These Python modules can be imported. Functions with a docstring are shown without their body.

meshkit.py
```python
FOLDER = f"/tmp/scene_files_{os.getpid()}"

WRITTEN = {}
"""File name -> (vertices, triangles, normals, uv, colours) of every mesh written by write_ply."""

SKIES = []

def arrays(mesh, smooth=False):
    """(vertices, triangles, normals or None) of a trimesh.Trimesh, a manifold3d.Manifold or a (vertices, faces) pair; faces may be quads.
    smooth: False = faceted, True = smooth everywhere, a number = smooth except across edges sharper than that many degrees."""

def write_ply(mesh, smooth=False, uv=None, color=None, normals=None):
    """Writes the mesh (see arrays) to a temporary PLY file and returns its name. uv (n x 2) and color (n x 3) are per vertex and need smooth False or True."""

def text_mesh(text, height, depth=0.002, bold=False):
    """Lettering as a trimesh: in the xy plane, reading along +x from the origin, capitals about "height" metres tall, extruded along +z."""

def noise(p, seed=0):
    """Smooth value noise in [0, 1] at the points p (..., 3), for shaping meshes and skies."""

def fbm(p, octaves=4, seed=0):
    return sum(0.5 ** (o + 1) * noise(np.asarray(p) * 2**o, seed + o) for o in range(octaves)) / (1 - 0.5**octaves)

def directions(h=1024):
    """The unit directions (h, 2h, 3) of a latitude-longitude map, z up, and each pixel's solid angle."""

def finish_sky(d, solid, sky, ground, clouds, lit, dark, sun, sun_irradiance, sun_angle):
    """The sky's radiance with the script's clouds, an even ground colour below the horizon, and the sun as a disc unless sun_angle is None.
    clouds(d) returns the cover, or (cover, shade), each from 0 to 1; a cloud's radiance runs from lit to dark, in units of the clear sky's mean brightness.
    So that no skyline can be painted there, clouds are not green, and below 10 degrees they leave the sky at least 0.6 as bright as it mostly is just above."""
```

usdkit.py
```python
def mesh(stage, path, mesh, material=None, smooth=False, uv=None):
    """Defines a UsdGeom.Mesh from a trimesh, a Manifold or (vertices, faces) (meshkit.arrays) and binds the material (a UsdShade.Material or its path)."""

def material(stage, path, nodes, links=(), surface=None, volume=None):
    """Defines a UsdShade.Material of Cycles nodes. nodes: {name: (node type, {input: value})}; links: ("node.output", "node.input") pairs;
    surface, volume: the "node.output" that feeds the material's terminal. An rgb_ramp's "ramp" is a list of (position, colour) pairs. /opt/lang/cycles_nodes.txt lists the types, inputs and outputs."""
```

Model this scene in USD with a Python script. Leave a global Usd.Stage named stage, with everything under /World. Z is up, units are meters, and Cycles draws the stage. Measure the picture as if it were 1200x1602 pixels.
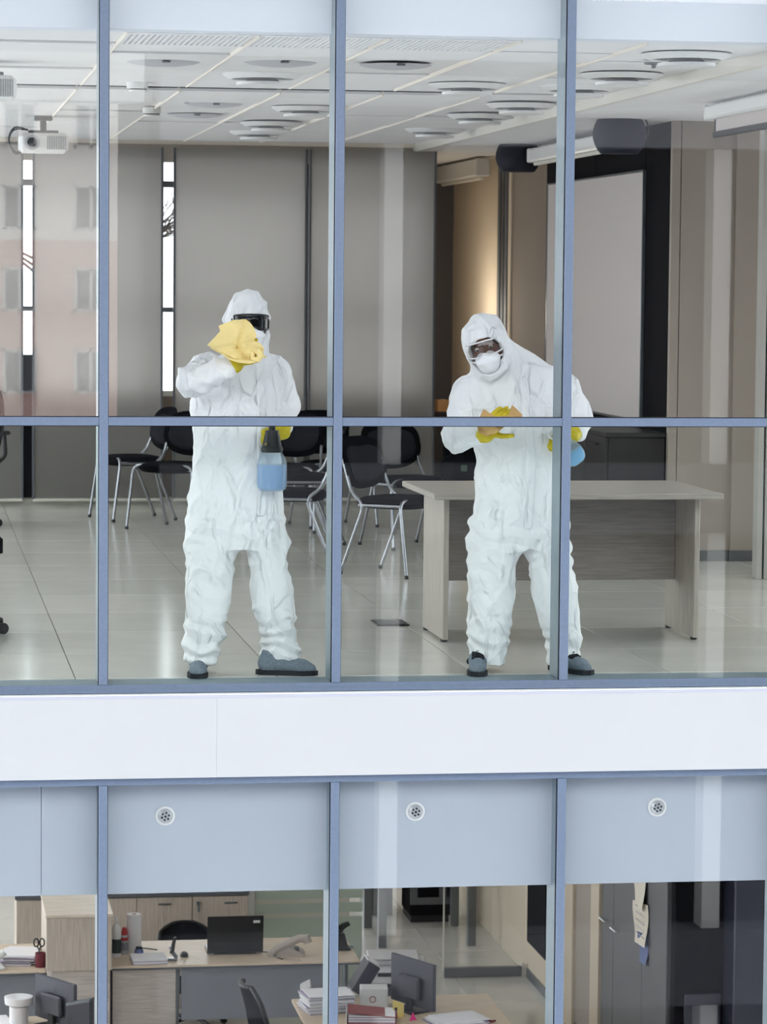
import math, random
import numpy as np, trimesh
from scipy.spatial import Delaunay
from shapely.geometry import Polygon, Point
import usdkit, meshkit
from pxr import Usd, UsdGeom, UsdLux, UsdShade, Sdf, Gf, Vt

stage = Usd.Stage.CreateInMemory()
UsdGeom.SetStageUpAxis(stage, 'Z'); UsdGeom.SetStageMetersPerUnit(stage, 1.0)
UsdGeom.Xform.Define(stage, '/World'); UsdGeom.Scope.Define(stage, '/World/Looks')

# ------------------------------------------------------------------ camera, sky, exposure
CAM = np.array([-0.8476, -13.501, 1.785]); YAW, PITCH, ROLL, FPX = 0.1539, -0.0747, 0.0089, 4805.7
cf = np.array([math.sin(YAW)*math.cos(PITCH), math.cos(YAW)*math.cos(PITCH), math.sin(PITCH)])
cr0 = np.array([math.cos(YAW), -math.sin(YAW), 0]); cu0 = np.cross(cr0, cf)
cr = math.cos(ROLL)*cr0 + math.sin(ROLL)*cu0; cu = -math.sin(ROLL)*cr0 + math.cos(ROLL)*cu0
cam = UsdGeom.Camera.Define(stage, '/World/camera')
cam.AddTransformOp().Set(Gf.Matrix4d(*cr, 0, *cu, 0, *(-cf), 0, *CAM, 1))
cam.CreateHorizontalApertureAttr(24.0); cam.CreateVerticalApertureAttr(24.0*1602/1200)
cam.CreateFocalLengthAttr(24.0*FPX/1200); cam.CreateFStopAttr(6.3); cam.CreateFocusDistanceAttr(14.0)
cam.CreateClippingRangeAttr(Gf.Vec2f(0.1, 1000)); cam.CreateExposureAttr(-1.56)
SKY = 3.3
sky = UsdLux.DomeLight.Define(stage, '/World/sky')          # an even overcast sky
sky.CreateIntensityAttr(SKY); sky.CreateColorAttr(Gf.Vec3f(0.95, 0.98, 1.0))

# ------------------------------------------------------------------ naming and tagging
used = {}
def numbered(parent, name):
    k = (str(parent), name); n = used.get(k, 0); used[k] = n+1
    return f'{parent}/{name}' + (f'_{n:03d}' if n else '')
def ppath(parent): return '/World' if parent is None else str(parent.GetPath())
def tag(o, label=None, cat=None, group=None, kind=None):
    for k, v in (('label', label), ('category', cat), ('group', group), ('kind', kind)):
        if v: o.SetCustomDataByKey(k, v)
    return o
def thing(name, label, cat, loc=(0, 0, 0), rz=0, group=None, kind=None):
    x = UsdGeom.Xform.Define(stage, numbered('/World', name))
    x.AddTranslateOp().Set(Gf.Vec3d(*map(float, loc))); x.AddRotateZOp().Set(float(rz))
    return tag(x.GetPrim(), label, cat, group, kind)
def dup(src, label, loc, rz=0, group=None, scale=None):
    was = src.GetCustomData(); base = src.GetName()
    if base[-4:-3] == '_' and base[-3:].isdigit(): base = base[:-4]
    r = thing(base, label, was['category'], loc, rz, group or was.get('group'))
    if scale: UsdGeom.Xformable(r).AddScaleOp().Set(Gf.Vec3f(*scale))
    r.GetReferences().AddInternalReference(src.GetPath()); r.SetInstanceable(True)
    return r
def obj(name, mesh, mat, parent=None, smooth=30, label=None):
    m = mesh.mesh() if isinstance(mesh, MB) else mesh
    p = usdkit.mesh(stage, numbered(ppath(parent), name), m, mat, smooth=smooth).GetPrim()
    if label: p.SetCustomDataByKey('label', label)
    return p
def single(name, mesh, mat, label, cat, group=None, kind=None, smooth=30):
    return tag(obj(name, mesh, mat, None, smooth), label, cat, group, kind)

# ------------------------------------------------------------------ mesh building
class MB:
    def __init__(s): s.v, s.f, s.n = [], [], 0
    def add(s, v, f):
        v = np.asarray(v, float); f = np.asarray(f, int)
        if f.shape[1] == 4: f = np.vstack([f[:, [0, 1, 2]], f[:, [0, 2, 3]]])
        s.v.append(v); s.f.append(f+s.n); s.n += len(v); return s
    def mesh(s): return trimesh.Trimesh(np.vstack(s.v), np.vstack(s.f), process=False)
    def box(s, x0, x1, y0, y1, z0, z1, c=0.0, M=None):
        lo, hi = np.array([x0, y0, z0], float), np.array([x1, y1, z1], float)
        if c <= 0:
            v = np.array([[(lo, hi)[i >> 2 & 1][0], (lo, hi)[i >> 1 & 1][1], (lo, hi)[i & 1][2]] for i in range(8)])
            f = [[0, 1, 3], [0, 3, 2], [4, 6, 7], [4, 7, 5], [0, 4, 5], [0, 5, 1], [2, 3, 7], [2, 7, 6], [0, 2, 6], [0, 6, 4], [1, 5, 7], [1, 7, 3]]
        else:
            c = min(c, (hi-lo).min()*0.45); pts = []
            for i in range(8):
                b = np.array([i >> 2 & 1, i >> 1 & 1, i & 1]); p = np.where(b, hi, lo); sg = np.where(b, -1, 1)
                for k in range(3):
                    q = p + sg*c; q[k] = p[k]; pts.append(q)
            h = trimesh.convex.convex_hull(np.array(pts)); v, f = np.array(h.vertices), np.array(h.faces)
        if M is not None: v = np.asarray(v) @ M[:3, :3].T + M[:3, 3]
        return s.add(v, f)
    def tube(s, path, r, sides=10, closed=False):
        p = np.asarray(path, float); n = len(p); r = np.broadcast_to(r, (n,))
        t = np.roll(p, -1, 0)-np.roll(p, 1, 0) if closed else np.gradient(p, axis=0)
        t /= np.linalg.norm(t, axis=1, keepdims=True)+1e-12
        a = np.cross(t[0], [0, 0, 1.]); a = a if np.linalg.norm(a) > .05 else np.cross(t[0], [1., 0, 0]); A = []
        for i in range(n):
            a = a-t[i]*(a@t[i]); a = a/np.linalg.norm(a); A.append(a)
        A = np.array(A); B = np.cross(t, A); ang = np.arange(sides)*2*np.pi/sides
        v = p[:, None]+r[:, None, None]*(np.cos(ang)[None, :, None]*A[:, None]+np.sin(ang)[None, :, None]*B[:, None])
        q = []
        for i in range(n if closed else n-1):
            for j in range(sides):
                i2, j2 = (i+1) % n, (j+1) % sides
                q.append([i*sides+j, i*sides+j2, i2*sides+j2, i2*sides+j])
        s.add(v.reshape(-1, 3), q)
        if not closed:
            for i, flip in ((0, 1), (n-1, 0)):
                vv = np.vstack([v[i], p[i]]); ff = [[j, (j+1) % sides, sides] for j in range(sides)]
                s.add(vv, [x[::-1] for x in ff] if flip else ff)
        return s
    def cyl(s, a, b, r, r2=None, sides=20):
        return s.tube([a, b], [r, r if r2 is None else r2], sides)
    def lathe(s, prof, c=(0, 0, 0), sides=28, M=None, sx=1., sy=1.):
        prof = np.asarray(prof, float); n = len(prof); ang = np.arange(sides)*2*np.pi/sides
        v = np.stack([prof[:, None, 0]*np.cos(ang)*sx, prof[:, None, 0]*np.sin(ang)*sy, np.broadcast_to(prof[:, None, 1], (n, sides))], -1).reshape(-1, 3)
        q = [[i*sides+j, i*sides+(j+1) % sides, (i+1)*sides+(j+1) % sides, (i+1)*sides+j] for i in range(n-1) for j in range(sides)]
        if M is not None: v = v @ M[:3, :3].T + M[:3, 3]
        return s.add(v+np.asarray(c, float), q)
    def prism(s, poly, d, M=None):
        """poly in xy extruded along z by d, moved by the matrix M"""
        m = trimesh.creation.extrude_polygon(poly if isinstance(poly, Polygon) else Polygon(poly), d, engine='earcut')
        v = np.array(m.vertices)
        if M is not None: v = v @ M[:3, :3].T + M[:3, 3]
        return s.add(v, m.faces)
def box(*a, **k): return MB().box(*a, **k)
def mat4(x=(1, 0, 0), y=(0, 1, 0), z=(0, 0, 1), t=(0, 0, 0)):
    M = np.eye(4); M[:3, 0], M[:3, 1], M[:3, 2], M[:3, 3] = x, y, z, t; return M
def rotz(deg, t=(0, 0, 0)):
    a = math.radians(deg); return mat4((math.cos(a), math.sin(a), 0), (-math.sin(a), math.cos(a), 0), (0, 0, 1), t)
def bend(pts, r, n=5):
    """a polyline with its corners rounded"""
    pts = [np.array(p, float) for p in pts]; out = [pts[0]]
    for a, b, c in zip(pts, pts[1:], pts[2:]):
        u, w = a-b, c-b; d = min(r, np.linalg.norm(u)*.49, np.linalg.norm(w)*.49)
        p, q = b+u/np.linalg.norm(u)*d, b+w/np.linalg.norm(w)*d
        for t in np.linspace(0, 1, n): out.append((1-t)**2*p+2*t*(1-t)*b+t*t*q)
    return np.array(out+[pts[-1]])

# ------------------------------------------------------------------ materials
def lin(c):
    c = np.asarray(c, float)/255.; return tuple(np.where(c <= .04045, c/12.92, ((c+.055)/1.055)**2.4))
def mat(name, rgb, rough=.5, spec=.5, metal=0., bump=None, vary=0., scale=(1, 1, 1), nscale=20., coat=0.):
    nodes = {'p': ('principled_bsdf', {'base_color': lin(rgb), 'roughness': rough, 'specular_ior_level': spec, 'metallic': metal, 'coat_weight': coat})}; links = []
    if vary or bump:
        nodes['t'] = ('texture_coordinate', {}); nodes['m'] = ('mapping', {'scale': scale}); links.append(('t.object', 'm.vector'))
    if vary:
        nodes['n'] = ('noise_texture', {'scale': nscale, 'detail': 4}); links.append(('m.vector', 'n.vector'))
        a, b = np.array(lin(rgb))*(1-vary), np.minimum(np.array(lin(rgb))*(1+vary), .95)
        nodes['r'] = ('rgb_ramp', {'ramp': [(.3, tuple(a)), (.7, tuple(b))]}); links += [('n.fac', 'r.fac'), ('r.color', 'p.base_color')]
    if bump:
        nodes['n2'] = ('noise_texture', {'scale': bump[0], 'detail': 4}); nodes['b'] = ('bump', {'strength': bump[1], 'distance': bump[2]})
        links += [('m.vector', 'n2.vector'), ('n2.fac', 'b.height'), ('b.normal', 'p.normal')]
    return usdkit.material(stage, '/World/Looks/'+name, nodes, links, surface='p.BSDF')
def pane_mat(name, tint, ior=1.7):
    """window glass: reflects on the face that light meets first, the rest passes straight through"""
    return usdkit.material(stage, '/World/Looks/'+name, {'f': ('fresnel', {'IOR': ior}), 'geo': ('geometry', {}), 'inv': ('math', {'math_type': 'subtract', 'value1': 1.0}), 'mul': ('math', {'math_type': 'multiply'}),
        't': ('transparent_bsdf', {'color': tint}), 'g': ('glossy_bsdf', {'color': (1, 1, 1), 'roughness': 0.0}), 'm': ('mix_closure', {})},
        [('geo.backfacing', 'inv.value2'), ('f.fac', 'mul.value1'), ('inv.value', 'mul.value2'), ('mul.value', 'm.fac'), ('t.BSDF', 'm.closure1'), ('g.BSDF', 'm.closure2')], surface='m.closure')
def trans_mat(name, rgb, t_rgb, fac, rough=.6):
    """cloth that lets some daylight through"""
    return usdkit.material(stage, '/World/Looks/'+name, {'d': ('diffuse_bsdf', {'color': lin(rgb)}), 't': ('translucent_bsdf', {'color': lin(t_rgb)}), 'm': ('mix_closure', {'fac': fac})},
        [('d.BSDF', 'm.closure1'), ('t.BSDF', 'm.closure2')], surface='m.closure')

M = {}
M['frame'] = mat('frame_paint', (112, 127, 151), .45, .5, vary=.05, nscale=60)
M['frame_in'] = mat('frame_inner', (132, 147, 155), .4, .5, vary=.06, nscale=30)
M['gasket'] = mat('gasket', (34, 38, 52), .6)
M['pane'] = pane_mat('pane_clear', (.985, .992, .997), 1.75); M['pane_low'] = pane_mat('pane_tinted', (.965, .988, .983), 1.7)
M['pane_plain'] = pane_mat('pane_plain', (.97, .98, .98), 1.5)
M['fascia'] = mat('fascia_white', (203, 204, 207), .45, .4, vary=.012, nscale=2)
M['flash'] = mat('flashing', (196, 198, 212), .4, .5)
M['flash_lip'] = mat('flashing_lip', (240, 241, 238), .4, .5)
M['bulk'] = mat('bulkhead_white', (222, 226, 232), .6, .3, vary=.012, nscale=2); M['bulk_shaded'] = mat('bulkhead_white_shaded', (176, 183, 192), .6, .3, vary=.012, nscale=2)  # second bulkhead tone carries the shade of the overhanging band in its colour
M['ceil'] = mat('ceiling_panel', (230, 229, 228), .8, .2, vary=.02, nscale=4)
M['ceil2'] = mat('ceiling_void', (120, 118, 116), .9, .1)
M['tile'] = [mat('floor_tile_%s' % k, c, .16, .5, vary=.05, nscale=3) for k, c in zip('abc', [(214, 210, 202), (209, 206, 198), (217, 213, 205)])]
M['grout'] = mat('grout', (108, 104, 98), .8)
M['wall'] = mat('wall_paint', (205, 198, 188), .85, .2, vary=.015, nscale=3)
M['post'] = mat('post_grey', (170, 167, 160), .6, .3); M['taupe'] = mat('wall_taupe', (172, 162, 152), .8, .2, vary=.02, nscale=3)
M['beige'] = mat('wall_beige', (214, 200, 180), .85, .2)
M['brownwall'] = mat('wall_brown', (138, 124, 110), .8, .2)
M['white'] = mat('white_plastic', (232, 232, 230), .4, .5)
M['offwhite'] = mat('offwhite_paint', (222, 218, 208), .5, .4)
M['black'] = mat('black_panel', (20, 20, 24), .8, .06)
M['cabinet_black'] = mat('black_brown_wood', (46, 43, 44), .45, .4, vary=.1, scale=(1, 1, .1), nscale=20)
M['blk_plastic'] = mat('black_plastic', (26, 27, 30), .4, .5)
M['blk_fabric'] = mat('black_fabric', (15, 16, 20), .95, .04, bump=(400, .3, .002))
M['mesh_fabric'] = mat('grey_mesh', (40, 41, 46), .95, .05, bump=(500, .3, .002))
M['chrome'] = mat('chrome', (158, 160, 166), .24, .5, metal=1.)
M['steel'] = mat('grey_steel', (118, 122, 126), .35, .5, metal=.7)
M['drum'] = mat('speaker_cloth', (30, 34, 48), .7, .4, bump=(600, .3, .001))
M['board'] = mat('board_white', (204, 196, 192), .8, .15)
M['blind'] = trans_mat('blind_fabric', (166, 163, 159), (217, 214, 211), .55)
M['alcove_dark'] = mat('alcove_dark', (92, 88, 88), .8, .1); M['rail_pale'] = mat('rail_pale', (236, 227, 214), .5, .4); M['disc_grey'] = mat('disc_grey', (196, 196, 199), .7, .2); M['slot_dark'] = mat('slot_dark', (70, 68, 66), .8, .1); M['blindrail'] = mat('blind_rail', (96, 98, 104), .5)
def wood(name, rgb, rough=.45, sc=(1.2, 14, 14)):
    return mat(name, rgb, rough, .4, vary=.16, scale=sc, nscale=5)
M['desk_top'] = wood('desk_grey_oak', (172, 162, 152), .35, (1.2, 16, 16)); M['desk_leg'] = wood('desk_grey_oak_upright', (176, 166, 156), .5, (18, 18, 1.0))
M['desk_mod'] = wood('desk_modesty', (140, 131, 126), .5, (1.2, 16, 16))
M['oak_top'] = wood('oak_top', (222, 202, 178), .4, (1.2, 16, 16)); M['oak'] = wood('oak_upright', (200, 186, 172), .5, (18, 18, 1.0)); M['oak_light'] = wood('oak_light', (226, 212, 194), .4, (1.2, 14, 14))
M['oak_h'] = wood('oak_horizontal', (198, 186, 178), .5, (1.2, 16, 16))
M['greypanel'] = mat('grey_panel', (136, 138, 146), .5, .4); M['door_grey'] = mat('door_grey', (100, 98, 101), .5, .4)
M['navy'] = mat('navy_panel', (44, 46, 60), .3, .5)
M['screen_back'] = mat('monitor_back', (64, 64, 74), .45, .5)
M['silver'] = mat('silver', (196, 198, 200), .3, .5, metal=.5)
M['paper'] = mat('paper', (240, 238, 240), .8, .2); M['paper2'] = mat('paper_cream', (232, 222, 206), .8, .2)
M['red'] = mat('folder_red', (150, 78, 78), .6, .3); M['darkred'] = mat('folder_dark_red', (112, 46, 56), .6, .3)
M['yellow_note'] = mat('note_yellow', (232, 208, 120), .8); M['pink'] = mat('note_pink', (236, 66, 150), .7)
M['bluefolder'] = mat('folder_blue', (98, 112, 158), .6); M['cardboard'] = mat('cardboard', (182, 140, 98), .8)
M['phone'] = mat('phone_grey', (186, 174, 164), .5); M['green'] = mat('label_green', (46, 66, 58), .6); M['capred'] = mat('cap_red', (186, 50, 52), .4)
M['printer'] = mat('printer_grey', (206, 203, 203), .5); M['purple'] = mat('paper_edge', (176, 164, 186), .8)
M['suit'] = usdkit.material(stage, '/World/Looks/coverall_white', {
    't': ('texture_coordinate', {}), 'nd': ('noise_texture', {'scale': 3.5, 'detail': 3}), 'mx': ('mix_vector', {'fac': .13}), 'm1': ('mapping', {'rotation': (.3, .6, .2), 'scale': (1.0, 1.0, .42)}), 'm2': ('mapping', {'rotation': (-.2, -.8, .5), 'scale': (1.0, .8, .38)}),
    'v': ('voronoi_texture', {'feature': 'distance_to_edge', 'scale': 9.0}), 'v2': ('voronoi_texture', {'feature': 'distance_to_edge', 'scale': 14.0}),
    'c1': ('map_range', {'range_type': 'smoothstep', 'from_min': 0.0, 'from_max': .16, 'to_min': 1.0, 'to_max': 0.0, 'clamp': True}), 'c2': ('map_range', {'range_type': 'smoothstep', 'from_min': 0.0, 'from_max': .13, 'to_min': .7, 'to_max': 0.0, 'clamp': True}),
    'k1': ('noise_texture', {'scale': 4.2, 'detail': 1}), 'k2': ('noise_texture', {'scale': 5.7, 'detail': 1}), 'r1': ('map_range', {'from_min': .42, 'from_max': .62, 'to_min': 0.0, 'to_max': 1.0, 'clamp': True}), 'r2': ('map_range', {'from_min': .40, 'from_max': .60, 'to_min': 1.0, 'to_max': 0.0, 'clamp': True}),
    'p1': ('math', {'math_type': 'multiply'}), 'p2': ('math', {'math_type': 'multiply'}), 'a1': ('math', {'math_type': 'add'}), 'b': ('bump', {'strength': .9, 'distance': .013}),
    'd': ('principled_bsdf', {'base_color': (.95, .95, .955), 'roughness': .6, 'specular_ior_level': .3}), 'tr': ('translucent_bsdf', {'color': (.8, .82, .84)}), 'm': ('mix_closure', {'fac': .1})},
    [('t.object', 'nd.vector'), ('t.object', 'mx.a'), ('nd.color', 'mx.b'), ('mx.result', 'm1.vector'), ('mx.result', 'm2.vector'), ('m1.vector', 'v.vector'), ('m2.vector', 'v2.vector'), ('v.distance', 'c1.value'), ('v2.distance', 'c2.value'),
     ('t.object', 'k1.vector'), ('t.object', 'k2.vector'), ('k1.fac', 'r1.value'), ('k2.fac', 'r2.value'), ('c1.result', 'p1.value1'), ('r1.result', 'p1.value2'), ('c2.result', 'p2.value1'), ('r2.result', 'p2.value2'), ('p1.value', 'a1.value1'), ('p2.value', 'a1.value2'),
     ('a1.value', 'b.height'), ('b.normal', 'd.normal'), ('d.BSDF', 'm.closure1'), ('tr.BSDF', 'm.closure2')], surface='m.closure')
M['mask'] = mat('mask_white', (242, 242, 244), .8, .2, bump=(60, .15, .003))
M['skin'] = mat('skin_dark', (118, 82, 68), .5, .4, vary=.08, nscale=30)
M['eye'] = mat('eye_white', (196, 186, 178), .25, .5); M['iris'] = mat('iris', (30, 20, 16), .2, .5)
M['glove'] = mat('glove_yellow', (206, 186, 34), .5, .4, vary=.08, nscale=25, bump=(45, .35, .006))
M['cloth_y'] = mat('cloth_yellow', (238, 216, 150), .9, .1, vary=.04, nscale=14, bump=(40, .3, .006)); M['cloth_b'] = mat('cloth_tan', (206, 168, 112), .9, .1, vary=.06, nscale=14, bump=(40, .3, .006))
M['goggle_dark'] = usdkit.material(stage, '/World/Looks/goggle_dark', {'t': ('transparent_bsdf', {'color': (.30, .30, .33)}), 'g': ('glossy_bsdf', {'color': (1, 1, 1), 'roughness': .05}), 'f': ('fresnel', {'IOR': 1.5}), 'm': ('mix_closure', {})},
    [('f.fac', 'm.fac'), ('t.BSDF', 'm.closure1'), ('g.BSDF', 'm.closure2')], surface='m.closure')
M['goggle'] = pane_mat('goggle_clear', (.95, .955, .96), 1.6)
M['clearplastic'] = mat('goggle_frame', (226, 224, 224), .25, .6)
M['bottle'] = usdkit.material(stage, '/World/Looks/bottle_plastic', {'d': ('principled_bsdf', {'base_color': lin((214, 228, 238)), 'roughness': .3}), 't': ('transparent_bsdf', {'color': (.9, .95, 1)}), 'm': ('mix_closure', {'fac': .72})},
    [('d.BSDF', 'm.closure1'), ('t.BSDF', 'm.closure2')], surface='m.closure')
M['liquid'] = mat('liquid_blue', (70, 132, 184), .2, .5); M['liquid2'] = mat('liquid_cyan', (36, 168, 214), .2, .5)
M['knit'] = mat('shoe_knit', (122, 132, 142), .9, .1, vary=.25, nscale=160, bump=(300, .4, .002)); M['sole'] = mat('shoe_sole', (34, 36, 42), .7, .3); M['shoe_black'] = mat('shoe_black', (36, 38, 44), .8, .2)
M['brick'] = usdkit.material(stage, '/World/Looks/far_brick', {'t': ('texture_coordinate', {}), 'mp': ('mapping', {'rotation': (math.pi/2, 0, 0)}), 'k': ('brick_texture', {'color1': lin((224, 178, 166)), 'color2': lin((230, 188, 176)), 'mortar': lin((236, 224, 216)), 'scale': 2.0}), 'p': ('principled_bsdf', {'roughness': .9})},
    [('t.object', 'mp.vector'), ('mp.vector', 'k.vector'), ('k.color', 'p.base_color')], surface='p.BSDF')
M['stucco'] = mat('far_stucco', (250, 244, 238), .9, .1); M['ground'] = mat('snow', (240, 242, 246), .9, .1, vary=.03, nscale=1)
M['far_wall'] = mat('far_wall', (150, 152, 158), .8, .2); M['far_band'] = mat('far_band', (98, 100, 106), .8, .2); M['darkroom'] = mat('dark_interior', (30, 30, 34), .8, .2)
M['bark'] = mat('bark', (60, 52, 46), .9)

# ------------------------------------------------------------------ facade: two storeys of glazing and the white band between
BAY = 1.037; NB0, NB1 = -2, 6                     # mullions stand at x = k * BAY
def glazing(name, label, ztop, zbot, ztr, head, sill, pm_top, pm_low):
    """ztop/zbot: the opening; ztr: bottom and top of the transom; head and sill: height of those frame bars"""
    w = thing(name, label, 'window', kind='structure')
    x0, x1 = NB0*BAY, NB1*BAY
    obj('head_frame', MB().box(x0, x1, -.012, .012, ztop-head, ztop, .002).box(x0, x1, .012, .14, ztop-head+.004, ztop, 0), M['frame'], w)
    obj('sill_frame', box(x0, x1, -.012, .012, zbot, zbot+sill, .002), M['frame'], w)
    obj('inner_sill', box(x0, x1, .012, .2, zbot+sill-.03, zbot+sill-.0005), M['frame_in'], w)
    xs = [k*BAY for k in range(NB0, NB1+1)]
    for x in xs:
        m = obj('mullion', box(x-.0195, x+.0195, -.016, .0, zbot+sill, ztop-head, .003), M['frame'], w)
        obj('gasket', box(x-.0225, x+.0225, 0, .012, zbot+sill, ztop-head), M['gasket'], m)
        obj('mullion_fin', box(x-.0215, x+.0215, .0121, .195, zbot+sill, ztop-head, .003), M['frame_in'], m)
    for a, b in zip(xs, xs[1:]):
        l, r = a+.0195, b-.0195
        t = obj('transom', box(l, r, -.012, .012, ztr[0]+.002, ztr[1]-.002, .002), M['frame'], w)
        obj('gasket', box(l+.003, r-.003, 0, .0122, ztr[0]-.0015, ztr[1]+.0015), M['gasket'], t)
        obj('transom_back', box(l+.003, r-.003, .0123, .05, ztr[0], ztr[1], .002), M['frame_in'], t)
        obj('pane', box(l+.003, r-.003, .003, .010, ztr[1]+.0015, ztop-head), pm_top, w, smooth=False)
        obj('pane', box(l+.003, r-.003, .003, .010, zbot+sill, ztr[0]-.0015), pm_low, w, smooth=False)
    return w
glazing('window_1', 'upper storey glazing in blue grey frames in front of the two cleaners', 3.29, -.038, (1.145, 1.186), .03, .038, M['pane'], M['pane_low'])
glazing('window_2', 'lower storey glazing in blue grey frames below the white band', -.40, -3.74, (-2.56, -2.518), .048, .038, M['pane'], M['pane_low'])
X0, X1 = NB0*BAY, NB1*BAY
def band(z0, z1, name, label):
    t = thing(name, label, 'facade band', kind='structure')
    obj('panel', box(X0, .4997, -.05, .06, z0, z1, .0), M['fascia'], t); obj('panel', box(.5003, X1, -.05, .06, z0, z1, .0), M['fascia'], t)
    obj('flashing', box(X0, X1, -.052, .0, z1, z1+.0135), M['flash'], t)
    obj('drip_edge', box(X0, X1, -.054, -.012, z1+.0135, z1+.018), M['flash_lip'], t)
band(-.412, -.0565, 'trim_1', 'wide plain white band between the two glazed storeys')
band(3.29, 3.64, 'trim_2', 'white band over the upper glazing, above the picture')
# inner bulkheads behind the glass heads
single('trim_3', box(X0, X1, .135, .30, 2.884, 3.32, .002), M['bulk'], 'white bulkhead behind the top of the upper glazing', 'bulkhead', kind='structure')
t = thing('trim_4', 'tall white bulkhead with shade painted in, behind the top of the lower glazing', 'bulkhead', kind='structure')
for a, b in ((X0, -.268), (-.2665, X1)): obj('panel', box(a, b, .10, .22, -.957, -.40, .002), M['bulk_shaded'], t)
# slabs, roof and outer shell
single('trim_5', MB().box(X0, X1, .06, 11.14, -.36, -.03).box(3.2, X1, 11.14, 14.6, -.36, -.03), M['ceil2'], 'grey floor slab between the storeys, its edge behind the white band', 'slab', kind='structure')
single('added_canopy_9', box(-45, 45, -6.0, .1, 5.6, 5.9), M['far_wall'], 'added flat canopy blocking steep sky light over the courtyard, above the picture', 'canopy', kind='structure')  # unseen canopy added to keep steep sky light off the facade
single('trim_6', MB().box(X0, X1, .06, 11.14, 3.32, 3.62).box(3.2, X1, 11.14, 14.6, 3.32, 3.62), M['ceil2'], 'roof slab over the upper storey, above the picture', 'slab', kind='structure')

# ------------------------------------------------------------------ floors of large tiles
def tiled(name, label, z, x0, x1, y0, y1, ox, oy, pitch, seed):
    rnd = random.Random(seed); f = thing(name, label, 'floor', kind='structure')
    obj('bed', box(x0, x1, y0, y1, z-.03, z-.004), M['grout'], f)
    xs = [x for x in (ox+k*pitch for k in range(-20, 30)) if x0 < x < x1]; ys = [y for y in (oy+k*pitch for k in range(-5, 30)) if y0 < y < y1]
    xs = [x0]+xs+[x1]; ys = [y0]+ys+[y1]; g = .0025
    for a, b in zip(xs, xs[1:]):
        for c, d in zip(ys, ys[1:]):
            dz = rnd.uniform(-.0006, 0)
            obj('tile', box(a+g, b-g, c+g, d-g, z-.02, z+dz, .0012), M['tile'][rnd.randrange(3)], f, smooth=False)
tiled('floor', 'pale beige large-tile floor of the upper meeting room', 0, -2.1, 6.2, .2, 11.0, -.109, 1.15, .912, 1)
single('floor', box(3.34, 4.1, 11.0, 13.95, -.03, 0), M['tile'][1], 'beige floor of the alcove beyond the blinds', 'floor', kind='structure')
tiled('floor', 'pale beige large-tile floor of the lower office', -3.7, -2.1, 6.2, .2, 14.5, 3.42, 10.15, .89, 2)

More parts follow.
